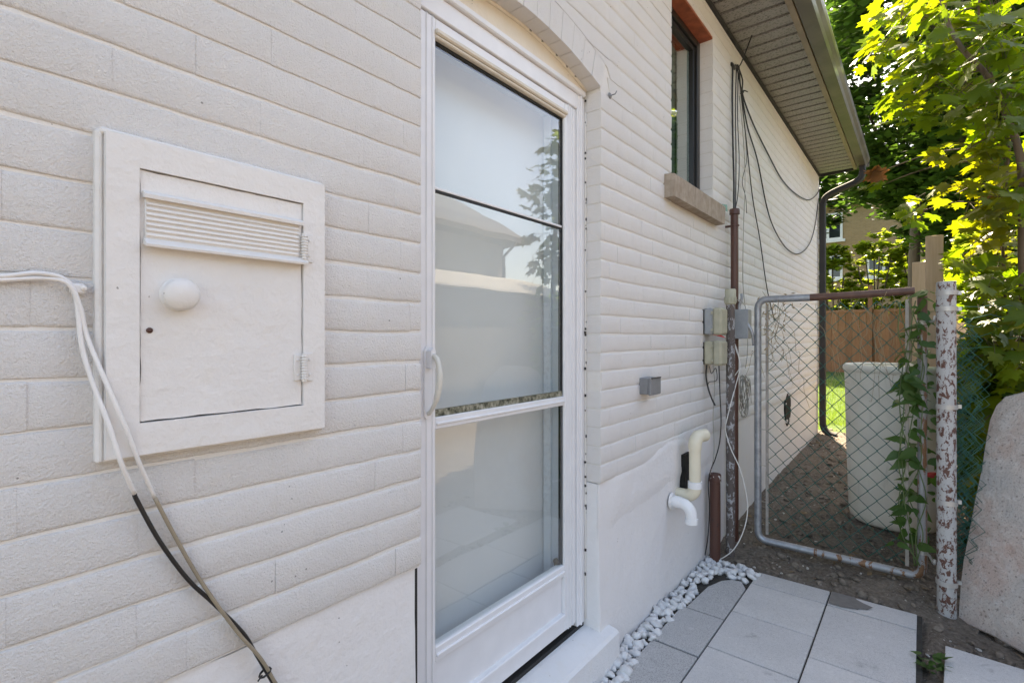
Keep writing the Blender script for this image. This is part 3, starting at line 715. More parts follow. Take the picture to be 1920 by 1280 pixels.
for (ya, za, yb, zb2, cnt) in ((IY0, IZ0, IY1, IZ0, 22), (IY1, IZ0, IY1, IZ1, 34), (IY1, IZ1, IY0, IZ1, 22), (IY0, IZ1, IY0, IZ0, 34)):
    for k in range(cnt):
        t = k/cnt; yy = ya+(yb-ya)*t; zz = za+(zb2-za)*t; w_ = .0012+.0016*max(-.6, noise.noise((yy*34, zz*34, 2)))
        pp.append((min(max(yy, IY0+w_), IY1-w_), min(max(zz, IZ0+w_), IZ1-w_)))
md.prism(pp, .002, .0215, 'x'); md.build('door_panel', M['wood_white'], milk)
mk = MB(); mk.box(-.02, .004, IY0-.004, IY1+.004, IZ0-.004, IZ1+.004); mk.build('dark_gap', M['dark'], milk)
sl_ = MB(); sl_.box(.0215, .0265, IY0+.006, IY1-.010, 1.452, 1.526, .001)
for k in range(7):
    zz = 1.463+k*.0082; sl_.tube([(.027, IY0+.007, zz), (.027, IY1-.011, zz)], .0032, 6)
sl_.prism([(.0215, 1.522), (.0355, 1.520), (.0365, 1.526), (.030, 1.531), (.0215, 1.532)], IY0+.003, IY1-.004, 'y')
sl_.prism([(.0215, 1.458), (.030, 1.456), (.041, 1.447), (.040, 1.443), (.0215, 1.449)], IY0+.004, IY1+.004, 'y')
sl_.build('slot_hood', M['wood_white'], milk, 'auto')
kn = MB(); kn.lathe((.0215, .306, 1.370), [(.0275, 0), (.027, .003), (.022, .006), (.0225, .010), (.0265, .014), (.026, .022), (.0215, .028), (.011, .031), (0.0005, .0315)], 24, 'x'); kn.build('knob', M['wood_white'], milk, True)
sc = MB(); sc.lathe((.0215, .2655, 1.311), [(.0046, 0), (.0046, .002), (.0005, .0026)], 10, 'x'); sc.build('screw', M['brown_pipe'], milk, True)
for zz in (1.478, 1.240):
    hg = MB(); hg.box(.0215, .0245, IY1-.018, IY1-.003, zz-.026, zz+.026, .001); hg.box(.025, .0285, IY1+.003, IY1+.020, zz-.028, zz+.028, .001)
    hg.tube([(.030, IY1, zz-.028), (.030, IY1, zz+.028)], .0052, 8)
    for k in range(9): hg.tube([(.030, IY1+.006*math.cos(a*math.pi/5), zz-.022+k*.0055) if False else (.030+.0062*math.cos(a*math.pi/5), IY1+.0062*math.sin(a*math.pi/5), zz-.022+k*.0055) for a in range(10)], .0014, 4, closed=True)
    for sy in (-.011, .012):
        for szz in (-.015, .015): hg.lathe((.0245 if sy < 0 else .0285, IY1+sy, zz+szz), [(.003, 0), (.0028, .0012), (.0004, .002)], 8, 'x')
    hg.build('hinge', M['wood_white'], milk, 'auto')
# --- window
wn = MB(); XW = -0.078
for (y0, y1, z0, z1) in ((WY0, WY0+.05, WZ0, WZ1), (WY1-.045, WY1, WZ0, WZ1), (WY0+.05, WY1-.045, WZ0, WZ0+.05), (WY0+.05, WY1-.045, WZ1-.05, WZ1)):
    wn.box(-.15, XW, y0, y1, z0, z1, .003)
for (y0, y1, z0, z1) in ((WY1-.075, WY1-.0455, WZ0+.05, WZ1-.05), (WY0+.0505, WY0+.075, WZ0+.05, WZ1-.05), (WY0+.075, WY1-.075, WZ1-.078, WZ1-.0505), (WY0+.075, WY1-.075, WZ0+.0505, WZ0+.075)):
    wn.box(-.15, XW-.014, y0, y1, z0, z1, .003)
window = wn.build('window', M['winframe'], house)
wg = MB(); wg.box(-.115, -.111, WY0+.05, WY1-.05, WZ0+.05, WZ1-.05); wg.build('glass_pane', M['winglass'], window)
wb = MB(); wb.box(-.20, -.19, WY0, WY1-.12, WZ0, WZ1); wb.build('blind', M['blind'], window)
wl = MB(); wl.box(-.19, -.12, WY1-.100, WY1-.051, WZ0+.06, WZ1-.06); wl.build('inner_casing', M['curtain'], window)
wk = MB(); wk.box(-.25, -.201, WY0-.002, WY1+.002, WZ0-.002, WZ1+.002); wk.build('dark_backing', M['dark'], window)
sill = MB(); s0, s1 = 2.405, 3.21
for i in range(1): sill.prism([(-.09, 1.985), (.052, 1.985), (.056, 2.088), (.050, 2.096), (-.09, 2.112)], s0, s1, 'y')
def sill_mat():
    b = NB('tan_stone_sill'); f = b.noise(18, 6, .65); st_ = b.noise(5, 5, .6, b.stretch(8, 8, .8))
    c = b.ramp(f, [(.3, (.30, .24, .185)), (.7, (.46, .39, .32))]); c = b.mix(b.math('MULTIPLY', b.rampv(st_, .5, .7), .5), c, (.18, .145, .115))
    b.pbr(c, .9, 0, b.bump(f, .6, .004), .2); return b.m
sill.build('sill', sill_mat(), window)
ln = MB(); ln.box(-.09, -.003, WY0-.0, WY1+.0, WZ1-.012, WZ1+.055); ln.build('lintel', M['lintel'], window)
bs = MB(); bs.box(-.075, .0015, WY0-.03, WY1+.03, WZ1+.004, WZ1+.04); bs.build('lintel_edge', M['brick'], window)
# --- eaves
ZS = 3.290; XF = 0.358
pitch = 0.127; y = -1.6; soffit = None
tr = MB(); tr.prism([(0.0, ZS-.028), (.014, ZS-.028), (.018, ZS-.006), (.0, ZS+.006)], YS, YE, 'y'); soffit = tr.build('soffit', M['charcoal'], house)
sbk = MB(); sbk.box(0.001, XF, YS, YE-.002, ZS+.030, ZS+.035); sbk.build('soffit_backing', M['dark'], soffit)
while y < YE-0.05:
    y1 = min(y+pitch, YE-.02)
    mb = MB(); mb.prism([(y+.024, ZS+.012), (y+.026, ZS), (y1-.001, ZS), (y1, ZS+.012), (y1, ZS+.014), (y+.024, ZS+.014)], .010, XF-.004, 'x'); mb.build('soffit_panel', M['soffit'], soffit); y = y1
fa = MB(); fa.prism([(XF-.004, ZS-.012), (XF+.030, ZS-.012), (XF+.030, ZS+.11), (XF-.004, ZS+.11)], YS, YE, 'y'); fa.build('fascia', M['fascia'], house)
gu = MB()
prof = [(XF+.036, ZS-.002), (XF+.118, ZS-.002), (XF+.122, ZS+.010), (XF+.128, ZS+.030), (XF+.146, ZS+.060), (XF+.152, ZS+.085), (XF+.152, ZS+.098), (XF+.144, ZS+.098), (XF+.144, ZS+.06), (XF+.118, ZS+.014), (XF+.042, ZS+.014), (XF+.042, ZS+.10), (XF+.036, ZS+.10)]
gu.prism(prof, YS, YE+.02, 'y'); gu.box(XF+.037, XF+.146, YE+.021, YE+.024, ZS-.001, ZS+.09)
gutter = gu.build('gutter', M['gutter'], house)
ec = MB(); ec.prism([(0.0, ZS-.03), (XF+.03, ZS-.012), (XF+.03, ZS+.13), (0, ZS+.28)], YE+.001, YE+.02, 'y'); ec.build('eave_end', M['charcoal'], house)
rf = MB(); k = math.tan(R(24)); xr = -3.5; zr = ZS+.12+(XF+.06-xr)*k
rf.prism([(XF+.07, ZS+.112), (XF+.07, ZS+.13), (xr, zr+.02), (-7.4, ZS+.13), (-7.4, ZS+.112), (xr, zr)], YS-.2, YE+.06, 'y')
roof = rf.build('roof', M['roof'], house)
gg = MB(); gg.prism([(-.1, 3.421), (xr, 3.421+(3.4)*k), (-6.9, 3.421)], YE-.2, YE-.01, 'y'); gg.build('gable', M['mortar'], house)
# downspout
ds = MB()
path = crom([(XF+.085, YE-.06, ZS-.005), (XF+.083, YE-.06, ZS-.10), (XF+.03, YE-.055, ZS-.17), (.17, YE-.055, ZS-.25), (.085, YE-.055, ZS-.30), (.048, YE-.055, ZS-.37), (.046, YE-.055, ZS-.50)], 4)+[Vector((.046, YE-.055, 1.0)), Vector((.046, YE-.055, .32))]+crom([(.048, YE-.055, .26), (.06, YE-.055, .20), (.11, YE-.06, .14), (.19, YE-.06, .115)], 3)
def sweep(mb, path, hw, hd):
    vs = []; n = len(path)
    for i, p in enumerate(path):
        t = (path[min(i+1, n-1)]-path[max(0, i-1)]).normalized(); yv = Vector((0, 1, 0)); nv = t.cross(yv).normalized()
        for a, c in ((-1, -.75), (-.75, -1), (.75, -1), (1, -.75), (1, .75), (.75, 1), (-.75, 1), (-1, .75)): vs.append(p+yv*a*hw+nv*c*hd)
    fs = [(i*8+k, i*8+(k+1) % 8, (i+1)*8+(k+1) % 8, (i+1)*8+k) for i in range(n-1) for k in range(8)]
    fs += [tuple(range(8)), tuple((n-1)*8+k for k in range(8))]; mb.add(vs, fs)
sweep(ds, path, .042, .032); ds.build('downspout', M['charcoal'], house, 'auto')
# ================================================================== FIXTURES ON THE WALL
def cable(name, label, pts, r, mat, parent=None, n=6, sub=6):
    mb = MB(); mb.tube(crom(pts, sub), r, n); o = mb.build(name, mat, parent, True)
    if parent is None: tag(o, label, 'cable')
    return o
def wx(pl_, x): return [at_x(a, b_, x) for a, b_ in pl_]
# two cables on the left, painted white above and bare below
def split_cable(label, up, lo, mat, r):
    o = thing('cable', label, 'cable', (0.0, up[-1].y, up[-1].z))
    MB().tube(crom(up, 6), r*1.0, 8).build('painted_length', M['wire_painted'], o, True)
    MB().tube(crom([up[-1]]+lo, 6), r, 8).build('bare_length', mat, o, True)
    return o
A = [at_x(-60, 512, .008), at_x(0, 518, .008), at_x(70, 512, .009), at_x(122, 524, .012), at_x(143, 560, .012), at_x(152, 640, .014), at_x(168, 700, .020), at_x(205, 800, .033), at_x(228, 870, .034), at_x(252, 925, .016)]
B = [at_x(258, 940, .012), at_x(300, 1015, .010), at_x(352, 1085, .008), at_x(400, 1130, .009), at_x(455, 1185, .009), at_x(480, 1225, .006), at_x(515, 1285, .008), at_x(560, 1360, .008)]
split_cable('cable painted white above, bare black below, crossing the milk hatch corner', A, B, M['wire_black'], .0034)
A = [at_x(-60, 524, .008), at_x(0, 525, .008), at_x(80, 522, .008), at_x(128, 532, .014), at_x(150, 575, .014), at_x(163, 630, .014), at_x(200, 720, .030), at_x(235, 800, .034), at_x(262, 870, .026), at_x(290, 932, .010)]
B = [at_x(320, 990, .008), at_x(365, 1070, .008), at_x(405, 1130, .013), at_x(450, 1190, .012), at_x(490, 1235, .013), at_x(520, 1285, .012), at_x(568, 1360, .012)]
split_cable('cable painted white above, bare tan below, crossing the milk hatch corner', A, B, M['wire_tan'], .0032)
p = at_x(145, 541, .012); cl = MB(); cl.box(0.0, .014, p.y-.008, p.y+.010, p.z-.008, p.z+.008, .003); cl.lathe((.012, p.y+.007, p.z+.001), [(.0045, 0), (.004, .004), (.0005, .006)], 10, 'x')
tag(cl.build('cable_clip', M['wood_white'], None, 'auto'), 'white painted clip holding two cables beside the milk hatch', 'clip')
p = at_x(497, 1260, .008); cl = MB(); cl.tube([(p.x+.009*math.cos(a), p.y+.010*math.sin(a), p.z+.004*math.sin(a)) for a in [i*.628 for i in range(10)]], .0022, 5, closed=True); cl.tube([p+Vector((.006, -.008, .002)), p+Vector((.01, -.018, -.003))], .0016, 5)
tag(cl.build('cable_tie', M['wire_black'], None, True), 'black zip tie binding the black and tan cables together', 'cable tie')
# nail hook right of the door
p = at_x(1143, 180, 0); nk = MB(); nk.tube([p, p+Vector((.025, 0, .0)), p+Vector((.03, .004, .012))], .0022, 6)
nk.lathe((0.0005, p.y, p.z), [(.013, 0), (.010, .004), (.003, .005)], 10, 'x'); tag(nk.build('nail_hook', M['boxgrey'], None, True), 'small bent nail hook beside the top of the door arch', 'hook')
# outlet box
p0 = at_x(1199, 705, 0); y0 = p0.y; D = .060
ob = thing('outlet_box', 'small grey weatherproof outlet box alone on the white brick', 'outlet box', (0, y0+.05, 1.08))
mb = MB(); mb.box(-.004, .040, y0, y0+.105, 1.045, 1.118, .003); mb.lathe((.020, y0-.0006, 1.082), [(.012, .001), (.011, -.001), (.0005, -.001)], 14, 'y'); mb.build('housing', M['boxgrey'], ob, 'auto')
mb = MB(); mb.box(.0405, .056, y0-.003, y0+.108, 1.042, 1.120, .004); mb.build('cover', M['boxgrey'], ob)
mb = MB(); mb.tube([(.057, y0+.002, 1.118), (.057, y0+.10, 1.118)], .003, 6); mb.build('hinge', M['winframe'], ob)
# meter / telephone boxes
def comm_box(pxl, pyt, pxr, pyb, back, front, label, y_c):
    tl = at_y(pxl, pyt, y_c); br = at_y(pxr, pyb, y_c)
    o = thing('utility_box', label, 'utility box', (0, y_c, br.z))
    zt, zb = tl.z, br.z; yl = y_c; 
    mb = MB(); mb.box(0.004, .052, yl, yl+.115, zb+.004, zt-.004, .008); mb.build('base', M[back], o)
    mb = MB(); mb.box(.0525, .104, yl-.004, yl+.118, zb, zt, .012); mb.build('lid', M[front], o)
    for zz in (zb+.03, zt-.03):
        mb = MB(); mb.box(.046, .060, yl-.008, yl-.0042, zz-.008, zz+.008, .001); mb.build('latch', M[front], o)
    mb = MB(); mb.box(-.006, .0035, yl+.004, yl+.125, zb+.006, zt-.01); mb.build('back_plate', M['winframe'], o)
    return o
comm_box(1316, 577, 1358, 628, 'boxlight', 'boxolive', 'upper of two olive lidded utility boxes, with light grey base', 2.97)
comm_box(1316, 638, 1357, 686, 'boxolive', 'boxolive', 'lower of two olive lidded utility boxes, all olive', 2.97)
p = at_y(1345, 630, 3.0); mb = MB(); mb.prism([(.055, p.z+.006), (.125, p.z-.012), (.10, p.z+.004), (.06, p.z+.020)], 2.985, 2.99, 'y'); tag(mb.build('red_tag', M['red']), 'red tape tag between the two olive utility boxes', 'tag')
bx0 = at_y(1370, 580, 3.33); bx1 = at_y(1404, 635, 3.33)
o = thing('junction_box', 'smooth grey metal junction box behind the mottled pipe', 'junction box', (.1, 3.33, bx1.z))
mb = MB(); mb.box(.055, .150, 3.335, 3.43, bx1.z, bx0.z, .006); mb.build('housing', M['boxlight'], o)
mb = MB(); mb.box(.060, .154, 3.329, 3.3345, bx1.z+.003, bx0.z-.003, .002); mb.build('cover', M['boxlight'], o)
mb = MB(); mb.tube(crom([(.075, 3.34, bx0.z), (.078, 3.335, bx0.z+.05), (.11, 3.33, bx0.z+.055), (.14, 3.332, bx0.z+.01)], 5), .002, 5); mb.build('wire_bail', M['twine'], o)
# pipes
def vpipe(name, label, mat, x, y_, z0, z1, r, extra=None):
    o = thing(name, label, 'pipe', (x, y_, z0))
    mb = MB(); mb.tube([(x+.002*noise.noise((zz*2, x*9, 0)), y_, zz) for zz in [z0+(z1-z0)*k/14 for k in range(15)]], r, 18); mb.build('shaft', mat, o, 'auto')
    return o
pb = at_y(1376, 1060, 3.42); pt = at_y(1373, 396, 3.42)
o = vpipe('conduit_mast', 'tall thin brown conduit running down past the window sill', M['brown_pipe'], .056, 3.40, -.02, pt.z, .0235)
mb = MB(); mb.lathe((.056, 3.40, pt.z), [(.024, -.03), (.031, -.028), (.031, .0), (.028, .006), (.012, .008)], 18); mb.build('collar', M['brown_pipe'], o, 'auto')
for zz in (pt.z-.10, 1.52, 2.35-1.0):
    mb = MB(); mb.box(0, .082, 3.393, 3.407, zz-.006, zz+.006); mb.tube([(.056+.026*math.cos(a*.524), 3.40+.026*math.sin(a*.524), zz) for a in range(12)], .003, 5, closed=True); mb.build('strap', M['brown_pipe'], o)
gp = at_y(1362, 548, 3.16)
o = vpipe('mottled_pipe', 'flaking grey and brown pipe with ribbed cap standing in the soil', M['flaky_pipe'], .098, 3.16, -.03, gp.z-.02, .0245)
mb = MB(); prof = [(.025, -.075), (.031, -.07), (.033, -.03), (.031, -.025), (.031, .012), (.027, .018), (.001, .02)]; mb.lathe((.098, 3.16, gp.z), prof, 18)
for k in range(12): a = k*.5236; mb.tube([(.098+.033*math.cos(a), 3.16+.033*math.sin(a), gp.z-.062), (.098+.033*math.cos(a), 3.16+.033*math.sin(a), gp.z-.034)], .0035, 4)
mb.build('cap', M['boxolive'], o, 'auto')
bp = at_y(1341, 888, 3.04)
o = vpipe('stub_pipe', 'short dark brown capped pipe stub rising from the white stones', M['brown_pipe'], .046, 3.04, -.02, bp.z-.03, .030)
mb = MB(); mb.lathe((.046, 3.04, bp.z), [(.0305, -.045), (.034, -.043), (.034, -.004), (.030, .002), (.001, .003)], 20); mb.build('cap', flaky('chipped_brown_cap', (.105, .043, .030), (.55, .53, .50), .60, 40), o, 'auto')
# PVC vents
po = thing('pvc_vent', 'cream PVC vent rising from the wall and elbowing away', 'vent pipe', (.05, 2.56, .55))
def on(px, py, x): return at_x(px, py, x)
X = .085
v1 = on(1303, 905, X); v0 = on(1303, 850, X); yv = (v1.y+v0.y)/2
zt = on(1305, 815, X).z; zb = on(1300, 935, X).z
mb = MB(); mb.tube([(X, yv, zb+.055), (X, yv, zt-.05)], .0285, 20); mb.build('riser', M['pvc_cream'], po, 'auto')
def elbow(mb, c0, d0, d1, rad, r, n=8, ext=.03):
    c0 = Vector(c0); d0 = Vector(d0); d1 = Vector(d1); pts = [c0-d0*.02]
    cen = c0+d1*rad
    for i in range(n+1):
        a = i/n*math.pi/2; pts.append(cen-d1*rad*math.cos(a)+d0*rad*math.sin(a))
    pts.append(pts[-1]+d1*ext); mb.tube(pts, r, 20)
mb = MB(); elbow(mb, (X, yv, zt-.05), (0, 0, 1), (.25, .968, 0), .042, .0325, 8, .045); mb.build('elbow', M['pvc_cream'], po, 'auto')
mb = MB(); elbow(mb, (X, yv, zb+.055), (0, 0, -1), (-1, -.0, 0), .05, .0325, 8, .05); mb.build('elbow', M['pvc_cream'], po, 'auto')
mb = MB(); mb.lathe((X, yv, zb+.05), [(.029, 0), (.0345, .001), (.0345, .034), (.029, .035)], 20); mb.build('coupling', M['pvc_white'], po, 'auto')
e0 = on(1256, 940, 0); pw = thing('drain_elbow', 'bright white PVC drain elbow pointing down from the wall', 'drain pipe', (0, e0.y, e0.z))
mb = MB(); mb.lathe((-.004, e0.y+.02, e0.z), [(.027, 0), (.029, .0), (.029, .05), (.0265, .051)], 20, 'x'); mb.build('stub', M['pvc_white'], pw, 'auto')
mb = MB(); elbow(mb, (.046, e0.y+.02, e0.z), (1, 0, 0), (0, 0, -1), .055, .0275, 9, .02); mb.build('elbow', M['pvc_white'], pw, 'auto')
mb = MB(); mb.lathe((.101, e0.y+.02, e0.z-.068), [(.028, 0), (.031, .0), (.031, -.024), (.027, -.0245), (.026, 0)], 20); mb.build('socket', M['pvc_white'], pw, 'auto')
mb = MB()
for k in range(16):
    a = k*.39; mb.add([(0.012+ur(0, .012), e0.y+.02+.03*math.cos(a)+ur(-.006, .006), e0.z+.03*math.sin(a)+ur(-.006, .006)) for _ in range(1)]+[(0, e0.y+.02+.042*math.cos(a+j), e0.z+.042*math.sin(a+j)) for j in (-.25, .25)]+[(0.0, e0.y+.02+.027*math.cos(a), e0.z+.027*math.sin(a))], [(0, 1, 3), (0, 2, 3), (0, 1, 2)])
mb.build('sealant', M['parge'], pw)
h0 = on(1278, 852, .003); h1 = on(1293, 925, .003)
rn = random.Random(8); L_ = []; R_ = []
for k in range(9):
    zz = h0.z+(h1.z-h0.z)*k/8; L_.append((h0.y+rn.uniform(-.008, .006), zz)); R_.append((h0.y+.085+rn.uniform(-.006, .006), zz))
mb = MB(); mb.prism(L_+R_[::-1], -.006, .0215, 'x'); tag(mb.build('vent_opening', M['dark'], None), 'ragged black opening in the wall behind the cream vent pipe', 'opening')
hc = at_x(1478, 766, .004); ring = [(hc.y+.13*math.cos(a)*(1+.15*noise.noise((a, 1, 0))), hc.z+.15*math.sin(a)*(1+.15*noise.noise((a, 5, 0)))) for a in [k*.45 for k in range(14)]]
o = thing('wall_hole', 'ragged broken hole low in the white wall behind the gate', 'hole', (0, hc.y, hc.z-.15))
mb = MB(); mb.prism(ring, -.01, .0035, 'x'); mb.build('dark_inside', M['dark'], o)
rn = random.Random(4); mb = MB()
for k in range(0, 14, 3):
    a = k*.45; c = Vector((.002, hc.y+.115*math.cos(a), hc.z+.135*math.sin(a))); s = rn.uniform(.008, .018); mb.box(c.x-.01, c.x+rn.uniform(.004, .012), c.y-s*1.1, c.y+s, c.z-s, c.z+s*.8, .003)
mb.build('broken_edge', M['mortar'], o)
# black utility cable bundle dropping from the eaves
TOP = at_x(1378, 122, .02)
def wcab(label, pl_, x, r=.0042, mat='wire_black', name='cable'):
    return cable(name, label, [at_x(a, b_, xx) for (a, b_), xx in zip(pl_, x if isinstance(x, list) else [x]*len(pl_))], r, M[mat])
wcab('thick black cable running straight down into the brown mast', [(1374, 120), (1373, 180), (1374, 260), (1376, 340), (1376, 398)], [.012, .014, .02, .04, .05], .0065)
wcab('second straight black cable hugging the brown mast cable', [(1381, 122), (1379, 200), (1380, 300), (1379, 398)], [.012, .016, .03, .055], .004)
wcab('black cable bowing slightly out before the brown mast', [(1384, 125), (1383, 220), (1386, 300), (1384, 360), (1379, 392)], [.012, .02, .03, .045, .055], .0032)
wcab('upper hanging loop of black cable reaching the downspout', [(1383, 122), (1392, 150), (1393, 180), (1412, 232), (1438, 285), (1465, 335), (1490, 362), (1515, 375), (1530, 366), (1538, 352)], .012, .0052)
wcab('lower hanging loop of black cable reaching the downspout', [(1382, 126), (1388, 160), (1392, 185), (1402, 240), (1420, 300), (1437, 385), (1452, 430), (1475, 466), (1497, 476), (1516, 460), (1527, 428), (1535, 372)], .014, .0052)
wcab('long black cable slanting down behind the gate corner', [(1386, 126), (1390, 180), (1400, 270), (1411, 370), (1425, 450), (1438, 540), (1452, 600)], .012, .0042)
wcab('thin grey wire hanging down to the coil on the wall', [(1386, 180), (1392, 240), (1397, 330), (1394, 430), (1393, 530), (1399, 590), (1402, 650), (1398, 690)], .02, .0026, 'twine')
wcab('thin black wire twisting beside the grey hanging wire', [(1390, 180), (1398, 260), (1400, 300), (1392, 340), (1398, 370), (1400, 400)], .018, .0022)
cable('cable', 'short black cable from the eaves to the wall bracket', [(.02, TOP.y, TOP.z), at_x(1388, 122, .06), (0.12, TOP.y+.02, ZS-.02)], .004, M['wire_black'])
br = MB(); q = at_x(1391, 172, .01); br.box(-.002, .012, TOP.y-.03, TOP.y+.05, TOP.z-.01, TOP.z+.012, .003); br.tube([(0, q.y, q.z), (.03, q.y, q.z), (.04, q.y+.03, q.z)], .004, 6); br.tube([(.005, q.y-.02, q.z-.02), (.02, q.y, q.z-.01), (.015, q.y+.03, q.z+.02)], .004, 6)
tag(br.build('cable_bracket', M['winframe'], None, True), 'small dark bracket gathering black cables under the soffit', 'bracket')
# coil + hanging wires by the boxes
cc = at_x(1394, 733, .05); mb = MB(); rn = random.Random(31)
for k in range(8):
    ry = rn.uniform(.05, .095); rz_ = rn.uniform(.10, .155); ph = rn.uniform(-.12, .12); pts = []
    for i in range(28):
        a = i/28*6.283; pts.append((cc.x+.01*math.sin(a*2+k)+.004*k*.5, cc.y+ry*math.cos(a)+ph*.1, cc.z+.06-rz_+rz_*math.sin(a)*(1+.08*math.cos(a*3+k))+.04))
    mb.tube(pts, .0021, 5, closed=True)
mb.tube(crom([(cc.x, cc.y, cc.z+.09), (cc.x+.01, cc.y+.12, cc.z+.07), (cc.x, cc.y+.2, cc.z-.1)], 6), .002, 5)
tag(mb.build('wire_coil', M['twine'], None, True), 'loose coil of thin grey wire hung on the wall', 'wire coil')
def ycab(label, pl_, y_, r, mat): return cable('cable', label, [at_y(a, b_, yy) for (a, b_), yy in zip(pl_, y_ if isinstance(y_, list) else [y_]*len(pl_))], r, M[mat])
ycab('thick black cable dropping from the lower olive box', [(1325, 684), (1324, 705), (1328, 728), (1335, 748), (1341, 760)], 2.98, .0052, 'wire_black')
ycab('black cable running from the lower box into the brown stub', [(1348, 684), (1350, 740), (1352, 790), (1349, 830), (1341, 860), (1333, 880), (1328, 905), (1330, 950), (1328, 1000), (1322, 1040)], 2.99, .0036, 'wire_black')
ycab('thin grey wire beside the black cable under the boxes', [(1337, 684), (1340, 720), (1337, 780), (1339, 840), (1336, 870), (1331, 890)], 2.99, .0022, 'twine')
ycab('tangled short dark wire below the lower olive box', [(1330, 686), (1334, 700), (1342, 690), (1344, 712), (1330, 716), (1327, 722)], 2.975, .0022, 'wire_black')
ycab('white wire looping off the mottled pipe onto the stones', [(1374, 636), (1383, 660), (1387, 690), (1380, 720), (1372, 750), (1362, 790), (1360, 805), (1370, 840), (1388, 880), (1400, 930), (1401, 965), (1392, 1000), (1375, 1030), (1350, 1048), (1330, 1052), (1322, 1060)], [3.2, 3.2, 3.2, 3.18, 3.12, 3.1, 3.1, 3.1, 3.08, 3.08, 3.08, 3.06, 3.05, 3.04, 3.02, 3.0], .0031, 'wire_white')
ycab('loose white wire crossing the mast under the junction box', [(1374, 634), (1380, 655), (1388, 685), (1372, 712)], 3.3, .0028, 'wire_white')
tp_ = at_x(1378, 700, .02); mb = MB(); mb.box(0, .03, 3.50, 3.56, .72, 1.12, .004); tag(mb.build('dark_conduit', M['charcoal'], None), 'short dark flat conduit on the wall behind the brown mast', 'conduit')
# green plastic scrap on the sill
p = at_x(1352, 388, .02); mb = MB(); mb.add([(p.x-.03, p.y-.03, p.z-.02), (p.x+.02, p.y-.05, p.z+.004), (p.x+.03, p.y+.02, p.z+.012), (p.x-.02, p.y+.05, p.z+.006), (p.x+.03, p.y+.03, p.z-.03), (p.x+.02, p.y-.045, p.z-.028)], [(0, 1, 2), (0, 2, 3), (1, 5, 4, 2)])
tag(mb.build('plastic_scrap', M['green_plastic'], None), 'scrap of green plastic lying on the window sill end', 'plastic scrap')
# wasp nest inside the door glass
p = at_x(1047, 1055, -.10); me = blob_mesh('nest', simple('brown_nest', (.12, .085, .045), .9, var=.5, vscale=60), 3, 2, .5, 1.3); o = link('insect_nest', me, None, (-.112, p.y, p.z), None, None, .013); tag(o, 'tiny brown insect nest in the lower corner behind the door glass', 'nest')
# ================================================================== GATE, POST, BARREL, SLAB
GYP = 3.37; gx0, gx1 = .200, .985; gz0, gz1 = .062, 1.530; rt = .0205
gate = thing('chain_link_gate', 'closed chain link gate with grey tube frame and green mesh', 'gate', (.6, GYP, .04))
fr_ = .05
def corner(cx, cz, a0_): return [(cx+fr_*math.cos(a0_+k*math.pi/10), GYP, cz+fr_*math.sin(a0_+k*math.pi/10)) for k in range(6)]
mb = MB(); pts = corner(gx0+fr_, gz1-fr_, math.pi/2)
mb.tube([(gx0+.28, GYP, gz1)]+pts+[(gx0, GYP, .8)]+corner(gx0+fr_, gz0+fr_, math.pi)+[(gx0+.3, GYP, gz0)], rt, 14); mb.build('hinge_side_frame', M['galv'], gate, 'auto')
mb = MB(); mb.tube([(gx0+.3, GYP, gz0), (gx0+.62, GYP, gz0-.004)]+corner(gx1-fr_, gz0+fr_, -math.pi/2)+[(gx1, GYP, 1.0), (gx1, GYP, 1.36)], [rt]*9+[rt*1.02], 14) if False else mb.tube([(gx0+.3, GYP, gz0)]+corner(gx1-fr_, gz0+fr_, -math.pi/2)+[(gx1, GYP, 1.36)], rt, 14); mb.build('latch_side_frame', M['rusty_tube'], gate, 'auto')
mb = MB(); mb.tube([(gx1, GYP, 1.36), (gx1, GYP, gz1-.02)], rt*1.03, 14); mb.tube([(gx0+.28, GYP, gz1), (gx0+.5, GYP, gz1+.003), (gx1-.03, GYP, gz1+.012)], rt*1.0, 14); mb.build('brown_frame_top', M['brown_paint'], gate, 'auto')
for q in (.10, .16, .43):
    mb = MB(); mb.lathe((gx0+fr_+q, GYP, gz0), [(rt*1.08, -.002), (rt*1.12, 0), (rt*1.08, .002)], 14, 'x'); mb.build('weld_ring', M['galv'], gate, True)
for xx in (gx0+.052, gx1-.062):
    mb = MB(); mb.box(xx-.008, xx+.008, GYP-.004, GYP+.004, gz0+.04, gz1-.03, .001); mb.build('tension_bar', M['tension'], gate)
xa, xb, za, zb_ = gx0+.056, gx1-.066, gz0+.040, gz1-.035
DW, DH = .0815, .088; nW = int(round((xb-xa)/(DW/2))); DWh = (xb-xa)/nW; nH = int((zb_-za)/(DH/2)); DHh = (zb_-za)/nH
for i in range(nW):
    xl = xa+i*DWh; pts = []
    for j in range(nH+1):
        s = (i+j) % 2; zz = za+j*DHh; xx = xl+DWh*(1.04 if s else -.04); sag = .006*noise.noise((xx*4, zz*4, 2))
        pts.append((xx+.0012*noise.noise((xx*30, zz*30, 0)), GYP+(.0022 if s else -.0022)+sag, zz))
    mb = MB(); mb.tube(pts, .0027, 6); mb.build('mesh_wire', M['green_wire'], gate, True)
for zz in (.30, .52, .74, .98, 1.2):
    mb = MB(); mb.tube([(gx0+.01, GYP-.008, zz), (gx0+.06, GYP-.006, zz-.002)], .0022, 5); mb.build('tie_wire', M['twine'], gate)
mb = MB(); mb.tube(crom([(gx0-.022, GYP-.01, 1.25), (gx0-.03, GYP-.03, 1.34), (gx0-.085, GYP-.03, 1.44), (gx0-.100, GYP-.03, 1.49), (gx0-.085, GYP-.03, 1.54), (gx0-.086, GYP-.03, 1.57)], 5), .0085, 8); mb.build('latch_fork', M['galv'], gate, True)
